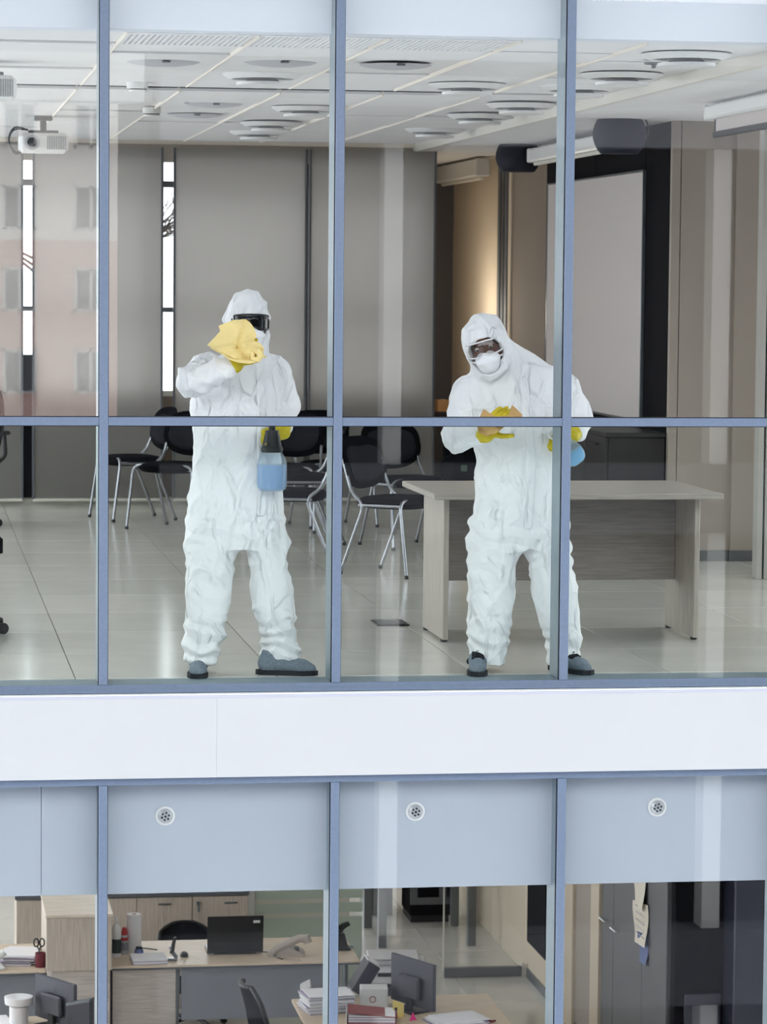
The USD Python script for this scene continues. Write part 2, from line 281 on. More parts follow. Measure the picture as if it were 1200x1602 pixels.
# ------------------------------------------------------------------ upper ceiling: panels at slightly different heights
CZ = 2.882
c = thing('ceiling', 'white panel ceiling of the upper room with round diffusers', 'ceiling', kind='structure')
obj('backing', MB().box(-2.1, 6.2, .3, 11.1, CZ+.06, CZ+.10).box(3.2, 6.2, 11.1, 13.95, CZ+.06, CZ+.10), M['ceil2'], c)
rnd = random.Random(5)
gx = [-2.1, -1.3, .12, .715, 1.305, 1.91, 2.497, 3.16]; gy = [.30, 1.0, 1.57, 2.78, 4.0, 4.45, 5.6, 6.8, 8.0, 9.2, 10.83]
for i, (a, b) in enumerate(zip(gx, gx[1:])):
    for j, (d, e) in enumerate(zip(gy, gy[1:])):
        if j == 4: continue
        dz = rnd.choice([0, 0, .006, .012])
        if j == 0 and 2 <= i <= 4:                 # slotted air grille panels beside the glass
            g = MB().box(a+.003, b-.003, d, d+.09, CZ, CZ+.018).box(a+.003, b-.003, e-.03, e-.003, CZ, CZ+.018)
            n = 22
            for k in range(n):
                x = a+.01+(b-a-.02)*k/n; g.box(x, x+(b-a-.02)/n*.55, d+.09, e-.03, CZ, CZ+.016)
            g.box(a+.003, b-.003, d, e-.003, CZ+.012, CZ+.018); obj('grille_panel', g, M['ceil'], c, smooth=False)
        else:
            obj('panel', box(a+.003, b-.003, d+.003, e-.003, CZ+dz, CZ+dz+.018, .002), M['ceil'], c, smooth=False)
for x in gx[1:-1]:
    for d, e in ((.30, 4.0), (4.45, 10.83)): obj('runner', box(x-.004, x+.004, d, e, CZ-.009, CZ+.03, .002), M['rail_pale'], c, smooth=False)
for a, b in zip(gx, gx[1:]): obj('channel', box(a+.002, b-.002, 4.02, 4.43, CZ+.022, CZ+.04), M['ceil'], c, smooth=False)
obj('drop_edge', box(3.16, 3.20, .3, 13.9, CZ-.055, CZ+.05), M['offwhite'], c, label='beige edge of the lowered strip of ceiling')
gy2 = [.3, 4.3, 4.31, 7.0, 9.6, 13.9]
for d, e in ((.3, 4.6), (4.6, 7.2), (7.2, 10.8), (10.8, 13.9)):
    obj('lowered_panel', box(3.2, 6.2, d+.003, e-.003, CZ-.05, CZ-.03, .002), M['ceil'], c, smooth=False)
obj('lowered_panel', box(-2.1, 3.16, 10.83, 10.95, CZ+.03, CZ+.05), M['offwhite'], c, smooth=False)
cl = thing('ceiling', 'plain white ceiling of the lower office, above the picture', 'ceiling', kind='structure')
for k in range(5): obj('panel', box(-2.1+k*1.66+.003, -2.1+(k+1)*1.66-.003, .22, 14.5, -.80, -.78), M['ceil'], cl, smooth=False)

# ------------------------------------------------------------------ upper walls
def wall(name, mesh, m, label): return single(name, mesh, m, label, 'wall', kind='structure')
# back wall with four tall windows: masonry below and frames
b = thing('wall_back', 'back wall with tall windows behind the grey roller blinds', 'wall', kind='structure')
obj('apron', box(-2.1, 3.36, 10.98, 11.12, 0, .86), M['brownwall'], b); obj('lintel', box(-2.1, 3.36, 10.98, 11.12, 2.72, 3.3), M['wall'], b)
w = thing('window_3', 'bright tall windows showing between the grey roller blinds', 'window', kind='structure')
for k, x in enumerate((-1.2, -.06, 1.08, 2.302, 3.33)):
    obj('post', box(x-.03, x+.03, 10.99, 11.06, .86, 2.72, .004), M['blindrail'], w)
for a, e in ((-2.07, -1.23), (-1.17, -.09), (-.03, 1.05), (1.11, 2.272), (2.332, 3.3)):  # leftmost window is unseen, left without a blind to let light in
    obj('pane', box(a, e, 11.01, 11.018, .90, 2.72), M['pane_plain'], w, smooth=False)
    obj('rail', box(a, e, 10.99, 11.05, .86, .905, .004), M['offwhite'], w); obj('rail', box(a, e, 10.99, 11.05, 1.53, 1.57, .004), M['blindrail'], w); obj('rail', box(a, e, 10.99, 11.05, 2.52, 2.57, .004), M['blindrail'], w)
single('trim_7', box(-2.1, 3.34, 10.92, 10.98, 0, .055), M['offwhite'], 'pale skirting strip under the roller blinds', 'skirting', kind='structure')
single('trim_8', box(-2.1, 3.34, 10.87, 10.98, 2.858, 2.895), M['rail_pale'], 'pale beige rail along the ceiling above the roller blinds', 'rail', kind='structure')
# right wall and alcove
r = thing('wall_right', 'beige right-hand wall running back into the alcove', 'wall', kind='structure')
obj('wall_face', box(4.0, 4.12, 9.72, 11.05, 0, 2.9), M['brownwall'], r, label='brown stretch of wall beyond the whiteboard')
obj('wall_edge', box(3.985, 4.12, 11.05, 11.16, 0, 2.9), M['beige'], r)
obj('wall_face', box(4.0, 4.12, 11.5, 13.95, 0, 2.9), M['beige'], r, label='warm beige stretch of wall in the alcove')
dj = thing('door_1', 'grey steel door jamb in the right-hand wall beside the brown stretch', 'door', kind='structure')
for k in range(3): obj('jamb', box(3.975-.008*k, 4.1, 11.17+.11*k, 11.27+.11*k, 0, 2.75, .004), M[('blindrail', 'steel', 'blindrail')[k]], dj)
obj('leaf', box(4.03, 4.1, 11.16, 11.5, 0, 2.75), M['steel'], dj); obj('lintel', box(4.0, 4.12, 11.16, 11.5, 2.75, 2.9), M['beige'], dj)
a = thing('wall_alcove', 'dark wall closing the alcove beyond the roller blinds', 'wall', kind='structure')
obj('wall_face', box(3.2, 4.12, 13.8, 13.95, 0, 2.9), M['alcove_dark'], a); obj('side_wall', box(3.2, 3.34, 11.12, 13.8, 0, 2.9), M['wall'], a)
mw = thing('wall_media', 'black panelled wall around the big whiteboard', 'wall', kind='structure')
for k, (d, e) in enumerate(((5.845, 6.52), (6.52, 8.05), (8.05, 9.58), (9.58, 9.72))):
    obj('panel', box(4.0, 4.10, d+.002, e-.002, 0, 2.86, .003), M['black'], mw)
s = thing('wall_stub', 'taupe wall facing the glass right of the black media wall', 'wall', kind='structure')
obj('wall_face', box(4.0, 4.055, 5.79, 5.84, 0, 2.86), M['taupe'], s); obj('wall_face', box(4.0605, 4.42, 5.79, 6.2, 0, 2.86), M['taupe'], s); obj('wall_face', box(4.4205, 6.2, 5.77, 6.2, 0, 2.86), M['taupe'], s)
for a, e, y in ((4.0, 4.415, 5.784), (4.415, 6.2, 5.764)):
    single('baseboard_right', box(a, e, y-.006, y+.006, 0, .07, .002), M['steel'], 'grey baseboard at the foot of the taupe wall, %s piece' % ('left' if a < 4.2 else 'right'), 'baseboard', kind='structure')
p = thing('wall_partition', 'pale partition post at the right edge of the upper room', 'partition', kind='structure')
obj('post', box(4.255, 4.29, 4.56, 4.66, 0, 2.83, .003), M['post'], p); obj('seal', box(4.29, 4.302, 4.58, 4.64, 0, 2.83), M['gasket'], p); obj('post', box(4.302, 4.36, 4.56, 4.66, 0, 2.83, .003), M['post'], p)
obj('panel', box(4.36, 6.2, 4.59, 4.63, 0, 2.83), M['taupe'], p)
# unseen side walls, their big windows added to bring daylight into the rooms
for nm, x0, x1, ys, lab in (('wall_left', -2.18, -2.10, (.4, 3.2, 6.0, 8.8, 11.6, 14.5), 'unseen side wall of windows added for daylight beyond the left edge of the picture'), ('wall_far_right', 6.2, 6.3, (.4, 3.2, 6.0), 'unseen side wall of windows added for daylight beyond the right edge of the picture')):
    l = thing(nm, lab, 'wall', kind='structure')
    for z0 in (0, -3.7):
        obj('apron', box(x0, x1, .3, ys[-1]+.1, z0, z0+.12), M['wall'], l); obj('lintel', box(x0, x1, .3, ys[-1]+.1, z0+2.78, z0+3.3), M['wall'], l)
        for y in ys: obj('pier', box(x0, x1, y-.06, y+.06, z0+.12, z0+2.78), M['wall'], l)
        for y, y2 in zip(ys, ys[1:]): obj('pane', box((x0+x1)/2-.004, (x0+x1)/2+.004, y+.06, y2-.06, z0+.12, z0+2.78), M['pane_plain'], l, smooth=False)
    if nm == 'wall_far_right': obj('solid_wall', box(x0, x1, 6.06, 14.6, -3.7, 3.3), M['wall'], l)

# ------------------------------------------------------------------ roller blinds
def blind(x0, x1, label):
    t = thing('roller_blind', label, 'roller blind', ((x0+x1)/2, 10.86, 0), group=None); h = (x1-x0)/2
    obj('fabric', box(-h, h, -.002, .002, .05, 2.83), M['blind'], t, smooth=False)
    obj('side_rail', box(-h-.006, -h+.012, -.012, .012, .05, 2.83, .003), M['blindrail'], t); obj('side_rail', box(h-.012, h+.006, -.012, .012, .05, 2.83, .003), M['blindrail'], t)
    obj('bottom_bar', box(-h, h, -.012, .012, .03, .055, .004), M['offwhite'], t)
blind(-1.2, .045, 'grey roller blind at the left edge of the picture'); blind(.125, 1.145, 'grey roller blind behind the left mullion')
blind(1.235, 2.29, 'grey roller blind behind the cleaner with the yellow cloth'); blind(2.315, 3.33, 'grey roller blind nearest the alcove, right of the middle mullion')
single('tall_case', MB().box(.02, .16, 10.89, 10.915, .06, 1.19, .004), M['black'], 'narrow black board standing in the left gap between blinds', 'board')

# ------------------------------------------------------------------ surroundings: courtyard, facing building, far brick house, tree
single('ground', box(-140, 140, -150, 90, -7.9, -7.7), M['ground'], 'snow-covered courtyard ground below the picture', 'snow', kind='structure')
o = thing('wall_courtyard', 'facing building across the courtyard that shows only as reflections', 'building', kind='structure')
for z0, z1, m_ in ((-5.3, -4.55, 'far_band'), (-.63, .04, 'far_band'), (3.1, 3.75, 'far_wall')):
    obj('slab_band', box(1.35, 45, -15.9, -15.5, z0, z1), M[m_], o); obj('slab_band', box(-45, -3.0, -15.9, -15.5, z0, z1), M[m_], o)
for x in (3.74, 6.97, 10.2, -6.2, -9.4): obj('column', box(x-.09, x+.09, -15.9, -15.6, -7.7, 3.75), M['white'], o)
for a, e in ((1.35, 45), (-45, -3.0)):
    obj('back_wall', box(a, e, -19.2, -19, -7.7, 3.75), M['darkroom'], o); obj('roof', box(a, e, -19.2, -15.9, 3.6, 3.75), M['darkroom'], o)
    for z in (-.4, -4.9): obj('deck', box(a, e, -19, -15.9, z-.15, z+.1), M['darkroom'], o)
obj('side_wall', box(1.35, 1.5, -19.0, -15.5, -7.7, 3.75), M['darkroom'], o); obj('side_wall', box(-3.15, -3.0, -19.0, -15.5, -7.7, 3.75), M['darkroom'], o)
obj('link_parapet', box(-3.0, 1.35, -15.7, -15.5, -7.7, .42), M["darkroom"], o)
for a, e in ((1.35, 45), (-45, -3.0), (-3.0, 1.35)): obj('upper_storeys', box(a, e, -19.2, -15.55, 3.9, 4.5), M['far_wall'], o)
obj('link_lintel', box(-3.0, 1.35, -15.9, -15.5, 3.45, 3.9), M['white'], o)
h = thing('brick_house', 'distant pale and brick apartment house seen only reflected in the left glass', 'building', (0, -100, 0))
obj('wall', box(-14, 16, -8, 0, -7.7, 3.2), M['brick'], h); obj('upper_wall', box(-14, 16, -8, .05, 3.2, 13.5), M['stucco'], h); obj('cornice', box(-14.2, 16.2, -8, .3, 13.5, 14.0), M['white'], h)
for zz in (-5.4, -2.4, .6, 3.6, 6.6, 9.6):
    for k in range(11):
        x = -12.4+k*2.6
        f = obj('window', MB().box(x-.62, x+.62, -.02, .1, zz, zz+.08).box(x-.62, x+.62, -.02, .1, zz+1.52, zz+1.6).box(x-.62, x-.52, -.02, .1, zz, zz+1.6).box(x+.52, x+.62, -.02, .1, zz, zz+1.6).box(x-.05, x+.05, -.02, .1, zz, zz+1.6), M['white'], h, smooth=False)
        obj('glass', box(x-.52, x+.52, 0, .06, zz+.08, zz+1.52), M['steel'], f, smooth=False)
rnd = random.Random(9); tb = MB()
def twig(p, d, ln, r, lev):
    q = p+d*ln; tb.tube([p, (p+q)/2+np.array([rnd.uniform(-.05, .05) for _ in range(3)])*ln, q], [r, r*.85, r*.65], 5)
    if lev:
        for _ in range(3):
            e = d+np.array([rnd.uniform(-.7, .7), rnd.uniform(-.4, .4), rnd.uniform(-.2, .6)]); twig(q, e/np.linalg.norm(e), ln*.68, r*.6, lev-1)
twig(np.array([0, 0, -.2]), np.array([0, 0, 1.]), 1.1, .05, 0)
for s_ in (-1, 1):
    for k in range(3): twig(np.array([0, 0, .9-.1*k]), np.array([s_*.86, .1*k, .45+.12*k])/1.05, .62, .020, 3)
t = thing('bare_tree', 'bare dark tree outside, its twigs showing in the gaps between the blinds', 'tree', (.66, 15.9, .9)); obj('branches', tb, M['bark'], t); obj('trunk', MB().tube([(0, 0, -8.6), (0, .02, -4), (0, 0, .1)], [.2, .15, .1], 10), M['bark'], t)

# ------------------------------------------------------------------ upper ceiling fittings
def diffuser(label, loc):
    t = thing('ceiling_diffuser', label, 'air diffuser', loc, group='round ceiling air diffusers')
    obj('ring', MB().lathe([(.215, 0), (.215, -.005), (.182, -.026), (.165, -.028), (.160, -.022), (.160, 0)], sides=36), M['white'], t)
    obj('cone', MB().lathe([(.0, -.064), (.12, -.063), (.138, -.059), (.140, -.044), (.09, -.038), (.05, 0)], sides=36), M['white'], t)
    obj('throat', MB().lathe([(.160, -.004), (0, -.004)], sides=24), M['slot_dark'], t)
    return t
d0 = diffuser('round white diffuser just inside the glass at the far right', (2.83, .89, CZ))
for lab, x, y, z in (('round white diffuser right of the right mullion, second from the glass', 2.85, 2.33, CZ), ('round white diffuser partly behind the right mullion', 2.85, 3.37, CZ),
        ('round white diffuser left of the right mullion, over the black drum speaker', 2.88, 5.15, CZ), ('round white diffuser in the right row, second from the back', 2.86, 6.43, CZ), ('round white diffuser in the right row nearest the back', 2.89, 8.35, CZ),
        ('large round white diffuser between the middle and right mullions, nearest the glass', 2.22, 3.39, CZ), ('large round white diffuser above the first cleaner, nearest the glass', 1.02, 2.87, CZ),
        ('round white diffuser beside the middle mullion', 1.64, 5.9, CZ), ('round white diffuser near the back, left of the middle mullion', 1.65, 7.85, CZ), ('farthest small round diffuser above the back blinds', 1.71, 9.15, CZ)):
    dup(d0, lab, (x, y, z))
def disc(label, loc):
    t = thing('ceiling_speaker', label, 'ceiling speaker', loc, group='flat round ceiling speakers')
    obj('grille', MB().lathe([(.0, -.022), (.09, -.019), (.16, -.009), (.185, 0)], sides=32), M['disc_grey'], t); obj('badge', box(-.02, .02, -.183, -.16, -.014, -.006), M['steel'], t)
    return t
s0 = disc('flat round ceiling speaker left of the grille panels', (.43, 2.11, CZ))
for lab, x, y in (('flat round ceiling speaker beside the big diffuser above the first cleaner', 1.01, 1.98), ('flat round ceiling speaker right of the middle mullion', 1.6, 2.01), ('flat round ceiling speaker in the middle depth of the ceiling', 1.04, 5.73), ('flat round ceiling speaker toward the back at left', 1.04, 7.0)):
    dup(s0, lab, (x, y, CZ))
def smoke(label, loc):
    t = thing('smoke_detector', label, 'smoke detector', loc)
    obj('base', MB().lathe([(.06, 0), (.06, -.03), (.055, -.034), (0, -.034)], sides=24), M['white'], t); obj('sensor', MB().lathe([(.05, -.034), (.048, -.052), (.0, -.055)], sides=24), M['white'], t)
    obj('slot', MB().lathe([(.0505, -.036), (.0495, -.042)], sides=24), M['blk_plastic'], t); return t
smoke('white smoke detector on the ceiling channel, nearer one', (.42, 3.75, CZ)); smoke('white smoke detector farther back below the first', (.70, 6.3, CZ))
t = thing('sprinkler_head', 'tiny sprinkler rosette in the ceiling between two diffusers at right', 'sprinkler', (2.81, 1.47, CZ)); obj('rosette', MB().lathe([(.05, 0), (.045, -.008), (0, -.01)], sides=20), M['steel'], t); obj('nozzle', MB().lathe([(.012, -.01), (.012, -.025), (0, -.028)], sides=10), M['chrome'], t)
# barrel speakers
def drum(label, loc, r, hgt):
    t = thing('barrel_speaker', label, 'loudspeaker', loc)
    n = 12; prof = [(0, 0)]+[(r*(.70+.30*math.sin(math.pi*k/n)**.8), -hgt*k/n) for k in range(n+1)]+[(0, -hgt)]
    obj('body', MB().lathe(prof, sides=40), M['drum'], t); obj('bracket', MB().cyl((0, 0, .012), (0, 0, -.01), .05), M['blk_plastic'], t)
    obj('cable', MB().tube(bend([(r*.6, -.02, .01), (r*1.02, -.02, -.03), (r*1.08, -.02, -.12), (r*.9, -.02, -.17)], .05), .006, 6), M['blk_plastic'], t); return t
drum('black barrel speaker under the ceiling left of the right mullion', (3.72, 9.45, 2.86), .172, .235)
drum('black barrel speaker under the ceiling right of the right mullion', (3.64, 5.75, 2.86), .172, .245)
# projection screen cases hung along the right wall
def screen_case(label, x, y0, y1, z0, z1, drop, bar):
    t = thing('screen_case', label, 'projection screen', (x, (y0+y1)/2, z0)); h = (y1-y0)/2
    obj('case', box(-.055, .055, -h, h, 0, z1-z0, .012), M['white'], t)
    for s_ in (-1, 1): obj('end_cap', box(-.06, .06, s_*h-.012, s_*h+.012, -.004, z1-z0+.004, .01), M['white'], t); obj('bracket', box(-.02, .02, s_*h*.8-.02, s_*h*.8+.02, z1-z0, z1-z0+.012), M['white'], t)
    if drop:
        obj('screen', box(-.003, .003, -h+.1, h-.06, -drop, 0), M['board'], t); obj('border', box(-.004, .004, -h+.06, -h+.1, -drop-.0, 0), M['blk_plastic'], t); obj('border', box(-.004, .004, h-.06, h-.03, -drop, 0), M['blk_plastic'], t)
    obj('bottom_bar', box(-.016, .016, -h+.05, h-.03, -drop-bar, -drop, .006), M['blk_plastic'] if drop else M['offwhite'], t); return t
screen_case('white projection screen case over the alcove wall at the back', 3.86, 11.65, 13.6, 2.67, 2.812, 0, .03)
screen_case('long white projection screen case between the two black barrel speakers', 3.80, 5.98, 9.22, 2.69, 2.79, 0, .025)
screen_case('white projection screen case with a lowered screen at the right edge', 3.75, 1.5, 3.84, 2.735, 2.815, .07, .035)
# projectors
def projector(label, loc, rz, cables):
    t = thing('ceiling_projector', label, 'projector', loc, rz)
    obj('body', box(-.165, .165, -.13, .13, -.065, .065, .025), M['white'], t)
    g = MB()
    for k in range(11): g.box(.02+.012*k, .026+.012*k, -.134, -.128, -.045, .045)
    obj('vent', g, M['steel'], t, smooth=False); obj('lens_ring', MB().lathe([(.05, 0), (.05, .02), (.035, .022), (.03, .012)], M=mat4((1, 0, 0), (0, 0, 1), (0, -1, 0), (-.08, -.125, 0))), M['silver'], t)
    obj('lens', MB().lathe([(.034, .006), (.02, .014), (0, .017)], M=mat4((1, 0, 0), (0, 0, 1), (0, -1, 0), (-.08, -.128, 0))), M['black'], t)
    z = CZ-loc[2]; obj('mount', MB().box(-.10, .10, -.06, .06, .065, .085, .004).cyl((0, 0, .08), (0, 0, z), .022).box(-.06, .06, -.06, .06, z-.03, z, .004), M['blk_plastic'], t)
    if cables:
        for k in range(2): obj('cable', MB().tube(bend([(-.1, .05, .09), (-.2, .02, .10+.02*k), (-.24, 0, .02), (-.20, .0, -.08+.02*k), (-.14, .1, -.06)], .08), .006, 6), M['blk_plastic'], t)
    return t
projector('white ceiling projector cut by the left edge, the nearer one', (-.46, 2.5, 2.755), 0, False); projector('white ceiling projector with looped black cables, deeper in the room', (.06, 7.5, 2.70), 0, True)

# ------------------------------------------------------------------ whiteboard, black cupboard
t = thing('whiteboard', 'big pale whiteboard on the black wall behind the right mullion', 'whiteboard', (4.0, 8.03, 1.70))
obj('surface', box(-.022, -.004, -1.53, 1.53, -.82, .83, .002), M['board'], t)
for nm, bb in (('frame_top', (-1.545, 1.545, .83, .845)), ('frame_bottom', (-1.545, 1.545, -.835, -.82)), ('frame_side', (-1.545, -1.53, -.82, .83)), ('frame_side', (1.53, 1.545, -.82, .83))):
    obj(nm, box(-.026, -.002, bb[0], bb[1], bb[2], bb[3], .002), M['steel'], t)
t = thing('low_cupboard', 'long black low cupboard below the whiteboard', 'cupboard', (3.80, 7.7, 0))
obj('carcass', box(-.18, .19, -1.86, 1.86, .06, .80, .003), M['cabinet_black'], t); obj('top', box(-.2, .19, -1.88, 1.88, .80, .83, .003), M['cabinet_black'], t); obj('plinth', box(-.15, .19, -1.84, 1.84, 0, .06), M['black'], t)
for k in range(6):
    d = obj('door', box(-.2, -.18, -1.86+.62*k+.003, -1.86+.62*(k+1)-.003, .065, .795, .003), M['cabinet_black'], t); obj('handle', box(-.222, -.2, -1.86+.62*k+.2, -1.86+.62*k+.42, .74, .752), M['blk_plastic'], d)
t = thing('sideboard', 'dark sideboard at the end of the alcove', 'sideboard', (3.72, 13.5, 0)); obj('body', box(-.35, .26, -.2, .25, .05, .62, .004), M['cabinet_black'], t); obj('top', box(-.37, .27, -.22, .26, .62, .645, .004), M['cabinet_black'], t); obj('foot', box(-.3, .2, -.1, .2, 0, .05), M['black'], t)
t = thing('cardboard_box', 'small brown cardboard box on the dark sideboard in the alcove', 'box', (3.84, 13.36, .645), 8); obj('carton', box(-.06, .06, -.05, .05, 0, .105, .003), M['cardboard'], t); obj('tape', box(-.015, .015, -.051, .051, .103, .1065), M['paper2'], t)

# ------------------------------------------------------------------ upper desk and floor outlet
t = thing('meeting_desk', 'grey oak panel-leg desk behind the right-hand cleaner', 'desk', (2.43, 1.80, 0))
obj('desktop', box(-.73, .73, -.50, .50, .722, .752, .004), M['desk_top'], t)
for s_ in (-1, 1):
    l_ = obj('side_panel', box(s_*.64-.014, s_*.64+.014, -.34, .26, .012, .722, .003), M['desk_leg'], t)
    for y in (-.30, .22): obj('glide', MB().cyl((s_*.64, y, 0), (s_*.64, y, .014), .018, sides=12), M['blk_plastic'], l_)
obj('modesty_panel', box(-.626, .626, .05, .068, .27, .715, .003), M['desk_mod'], t)
t = thing('floor_outlet', 'black floor outlet hatch left of the desk', 'floor outlet', (1.645, 2.32, 0)); obj('frame', box(-.085, .085, -.12, .12, 0, .008, .002), M['blk_plastic'], t); obj('lid', box(-.07, .07, -.1, .1, .008, .013, .002), M['steel'], t)

# ------------------------------------------------------------------ conference chairs
def conference_chair(label, loc, rz):
    """faces +x at rz = 0"""
    t = thing('conference_chair', label, 'chair', loc, rz, 'black stacking chairs in the upper room')
    pad = Polygon([(-.21, -.20), (.20, -.22), (.225, -.16), (.235, 0), (.225, .16), (.20, .22), (-.21, .20)]).buffer(.03, 4)
    n = 10; X, Y = np.meshgrid(np.linspace(-1, 1, n*2+1), np.linspace(-1, 1, n*2+1), indexing='ij')
    def cushion(cx, sx, sy, zb, th, dome, dn=.012):
        R = np.maximum(abs(X), abs(Y)); rr = (abs(X)**3.2+abs(Y)**3.2)**(1/3.2); k = np.where(rr > 0, R/np.maximum(rr, 1e-9), 1)
        xx, yy = cx+X*k*sx, Y*k*sy; edge = np.clip(1-R**6, 0, 1)
        top = zb+th*edge**.5+dome*(1-R**2); bot = zb-dn*edge**.5
        m = X.shape[0]; vt = np.stack([xx, yy, top], -1).reshape(-1, 3); vb = np.stack([xx, yy, bot], -1).reshape(-1, 3); i, j = np.meshgrid(np.arange(m-1), np.arange(m-1), indexing='ij')
        q = np.stack([i*m+j, (i+1)*m+j, (i+1)*m+j+1, i*m+j+1], -1).reshape(-1, 4)
        return MB().add(vt, q).add(vb, q[:, ::-1])
    obj('seat', cushion(.01, .235, .235, .445, .030, .012, .040), M['blk_fabric'], t, smooth=60)
    m = cushion(0, .165, .235, 0, .02, .0)
    v = np.vstack(m.v); ang = math.radians(102)
    a = v.copy(); bow = .05*(1-(v[:, 1]/.235)**2)
    out = np.stack([-.245-(v[:, 0])*math.cos(math.radians(78))-bow+v[:, 2]*.98, v[:, 1], .675+v[:, 0]*.98+v[:, 2]*.2], -1)
    out[:, 2] -= .03*(v[:, 1]/.235)**2*(v[:, 0] < 0)*-1
    bk = MB().add(out, m.f[0]).add(np.zeros((0, 3)), np.zeros((0, 3), int)) if False else trimesh.Trimesh(out, np.vstack(m.f), process=False)
    obj('backrest', bk, M['blk_fabric'], t, smooth=60)
    inner = out.copy(); c0 = np.array([-.262, 0, .675]); inner = c0+(out-c0)*[1.0, .80, .74]; inner[:, 0] += .010
    obj('mesh_panel', trimesh.Trimesh(inner, np.vstack(m.f), process=False), M['mesh_fabric'], t, smooth=60)
    obj('front_frame', MB().tube(bend([(.235, -.262, .01), (.17, -.245, .462), (.17, .245, .462), (.235, .262, .01)], .07, 7), .0105, 10), M['chrome'], t)
    for s_ in (-1, 1):
        obj('rear_leg', MB().tube(bend([(-.27, s_*.225, .01), (-.10, s_*.225, .432), (-.20, s_*.215, .50), (-.275, s_*.20, .70)], .06, 7), .0105, 10), M['chrome'], t)
        obj('side_rail', MB().cyl((-.14, s_*.222, .428), (.172, s_*.236, .432), .009, sides=8), M['chrome'], t)
        for x, y in ((.2355, .262*s_), (-.271, .225*s_)): obj('foot_cap', MB().cyl((x, y, 0), (x-.002*np.sign(x), y, .022), .0135, sides=10), M['blk_plastic'], t)
    obj('crossbar', MB().cyl((.15, -.236, .43), (.15, .236, .43), .008, sides=8), M['chrome'], t)
    return t
ch = conference_chair('black stacking chair left of the first cleaner, the farther one, turned left', (.80, 9.45, 0), 196)
for lab, x, y, a in (('black stacking chair partly hidden by the first cleaner, its front legs left of him', 1.05, 8.55, 235), ('black stacking chair seen from the side just right of the blue bottle', 1.55, 5.70, 168),
        ('black stacking chair nearest the desk, chrome arch toward the glass', 2.12, 5.05, 318), ('black stacking chair with its backrest showing above the desk end', 2.50, 6.95, 292), ('black stacking chair whose backrest top shows right of the middle mullion', 2.22, 8.75, 285),
        ('black stacking chair between the cleaner and the middle mullion, farther back', 1.80, 7.30, 182), ('black stacking chair deepest of the middle cluster, behind the blue bottle', 1.83, 8.35, 250), ('black stacking chair behind the desk, under the black backpack', 2.78, 6.15, 250)):
    dup(ch, lab, (x, y, 0), a)

t = thing('backpack', 'black backpack with a green tag on a chair behind the desk', 'backpack', (2.74, 6.08, .475), -15)
def pack(p): return union([seg(p, (-.09, 0, .10), (.09, 0, .10), .10, .10), seg(p, (-.07, 0, .30), (.07, 0, .30), .085, .085), seg(p, (-.05, -.09, .12), (.05, -.09, .12), .055, .055)], .05)
PACK = t
# ------------------------------------------------------------------ swivel office chairs
def swivel_chair(label, loc, rz, back='mesh_fabric'):
    """faces +x at rz = 0"""
    t = thing('office_chair', label, 'office chair', loc, rz)
    b_ = MB()
    for k in range(5):
        a = k*2*math.pi/5+.3; p = np.array([math.cos(a), math.sin(a), 0]); b_.tube([p*.03+[0, 0, .10], p*.17+[0, 0, .09], p*.29+[0, 0, .068]], [.026, .022, .015], 8)
    obj('star_base', b_, M['blk_plastic'], t)
    for k in range(5):
        a = k*2*math.pi/5+.3; c_ = np.array([math.cos(a), math.sin(a), 0])*.29; q = np.array([-math.sin(a), math.cos(a), 0])
        obj('caster', MB().cyl(c_-q*.024+[0, 0, .029], c_-q*.004+[0, 0, .029], .029, sides=16).cyl(c_+q*.004+[0, 0, .029], c_+q*.024+[0, 0, .029], .029, sides=16).cyl(c_+[0, 0, .03], c_+[0, 0, .075], .008, sides=8), M['blk_plastic'], t)
    obj('gas_lift', MB().cyl((0, 0, .09), (0, 0, .42), .026), M['blk_plastic'], t)
    obj('seat', MB().prism(Polygon([(-.2, -.22), (.2, -.24), (.24, -.15), (.24, .15), (.2, .24), (-.2, .22)]).buffer(.02, 4), .07, mat4(t=(0, 0, .43))), M['blk_fabric'], t)
    pts = [(-.26+.05*math.cos(u*1.3)*0-.06*math.cos(u), .25*math.sin(u)) for u in np.linspace(-1.25, 1.25, 15)]
    v = []; nz = 12
    for i in range(nz+1):
        s_ = i/nz; wv = .78+.28*math.sin(math.pi*min(1, .15+s_*.75)); wv *= 1 if s_ < .8 else 1-.5*((s_-.8)/.2)**2
        for x, y in pts: v.append((x-.10*s_**2-.02, y*wv, .56+.50*s_))
    v = np.array(v); w_ = len(pts); q = [[i*w_+j, i*w_+j+1, (i+1)*w_+j+1, (i+1)*w_+j] for i in range(nz) for j in range(w_-1)]
    obj('backrest', MB().add(v, q).add(v+[-.012, 0, 0], [x[::-1] for x in q]), M[back], t, smooth=60)
    rim = [v[i*w_] for i in range(nz+1)]+[v[nz*w_+j] for j in range(1, w_)]+[v[i*w_+w_-1] for i in range(nz-1, -1, -1)]+[v[j] for j in range(w_-2, 0, -1)]
    obj('back_rim', MB().tube(np.array(rim)+[-.006, 0, 0], .016, 8, closed=True), M['blk_plastic'], t)
    obj('back_post', MB().tube(bend([(-.05, 0, .42), (-.30, 0, .43), (-.36, 0, .62), (-.37, 0, .75)], .08), .022, 8), M['blk_plastic'], t)
    for s_ in (-1, 1): obj('armrest', MB().tube(bend([(-.05, s_*.24, .45), (-.02, s_*.31, .50), (-.02, s_*.30, .66)], .04), .016, 8).box(-.14, .13, s_*.30-.035, s_*.30+.035, .66, .69, .012), M['blk_plastic'], t)
    return t
sc = swivel_chair('black office chair cut by the left edge of the upper room', (-.655, 1.90, 0), 4)
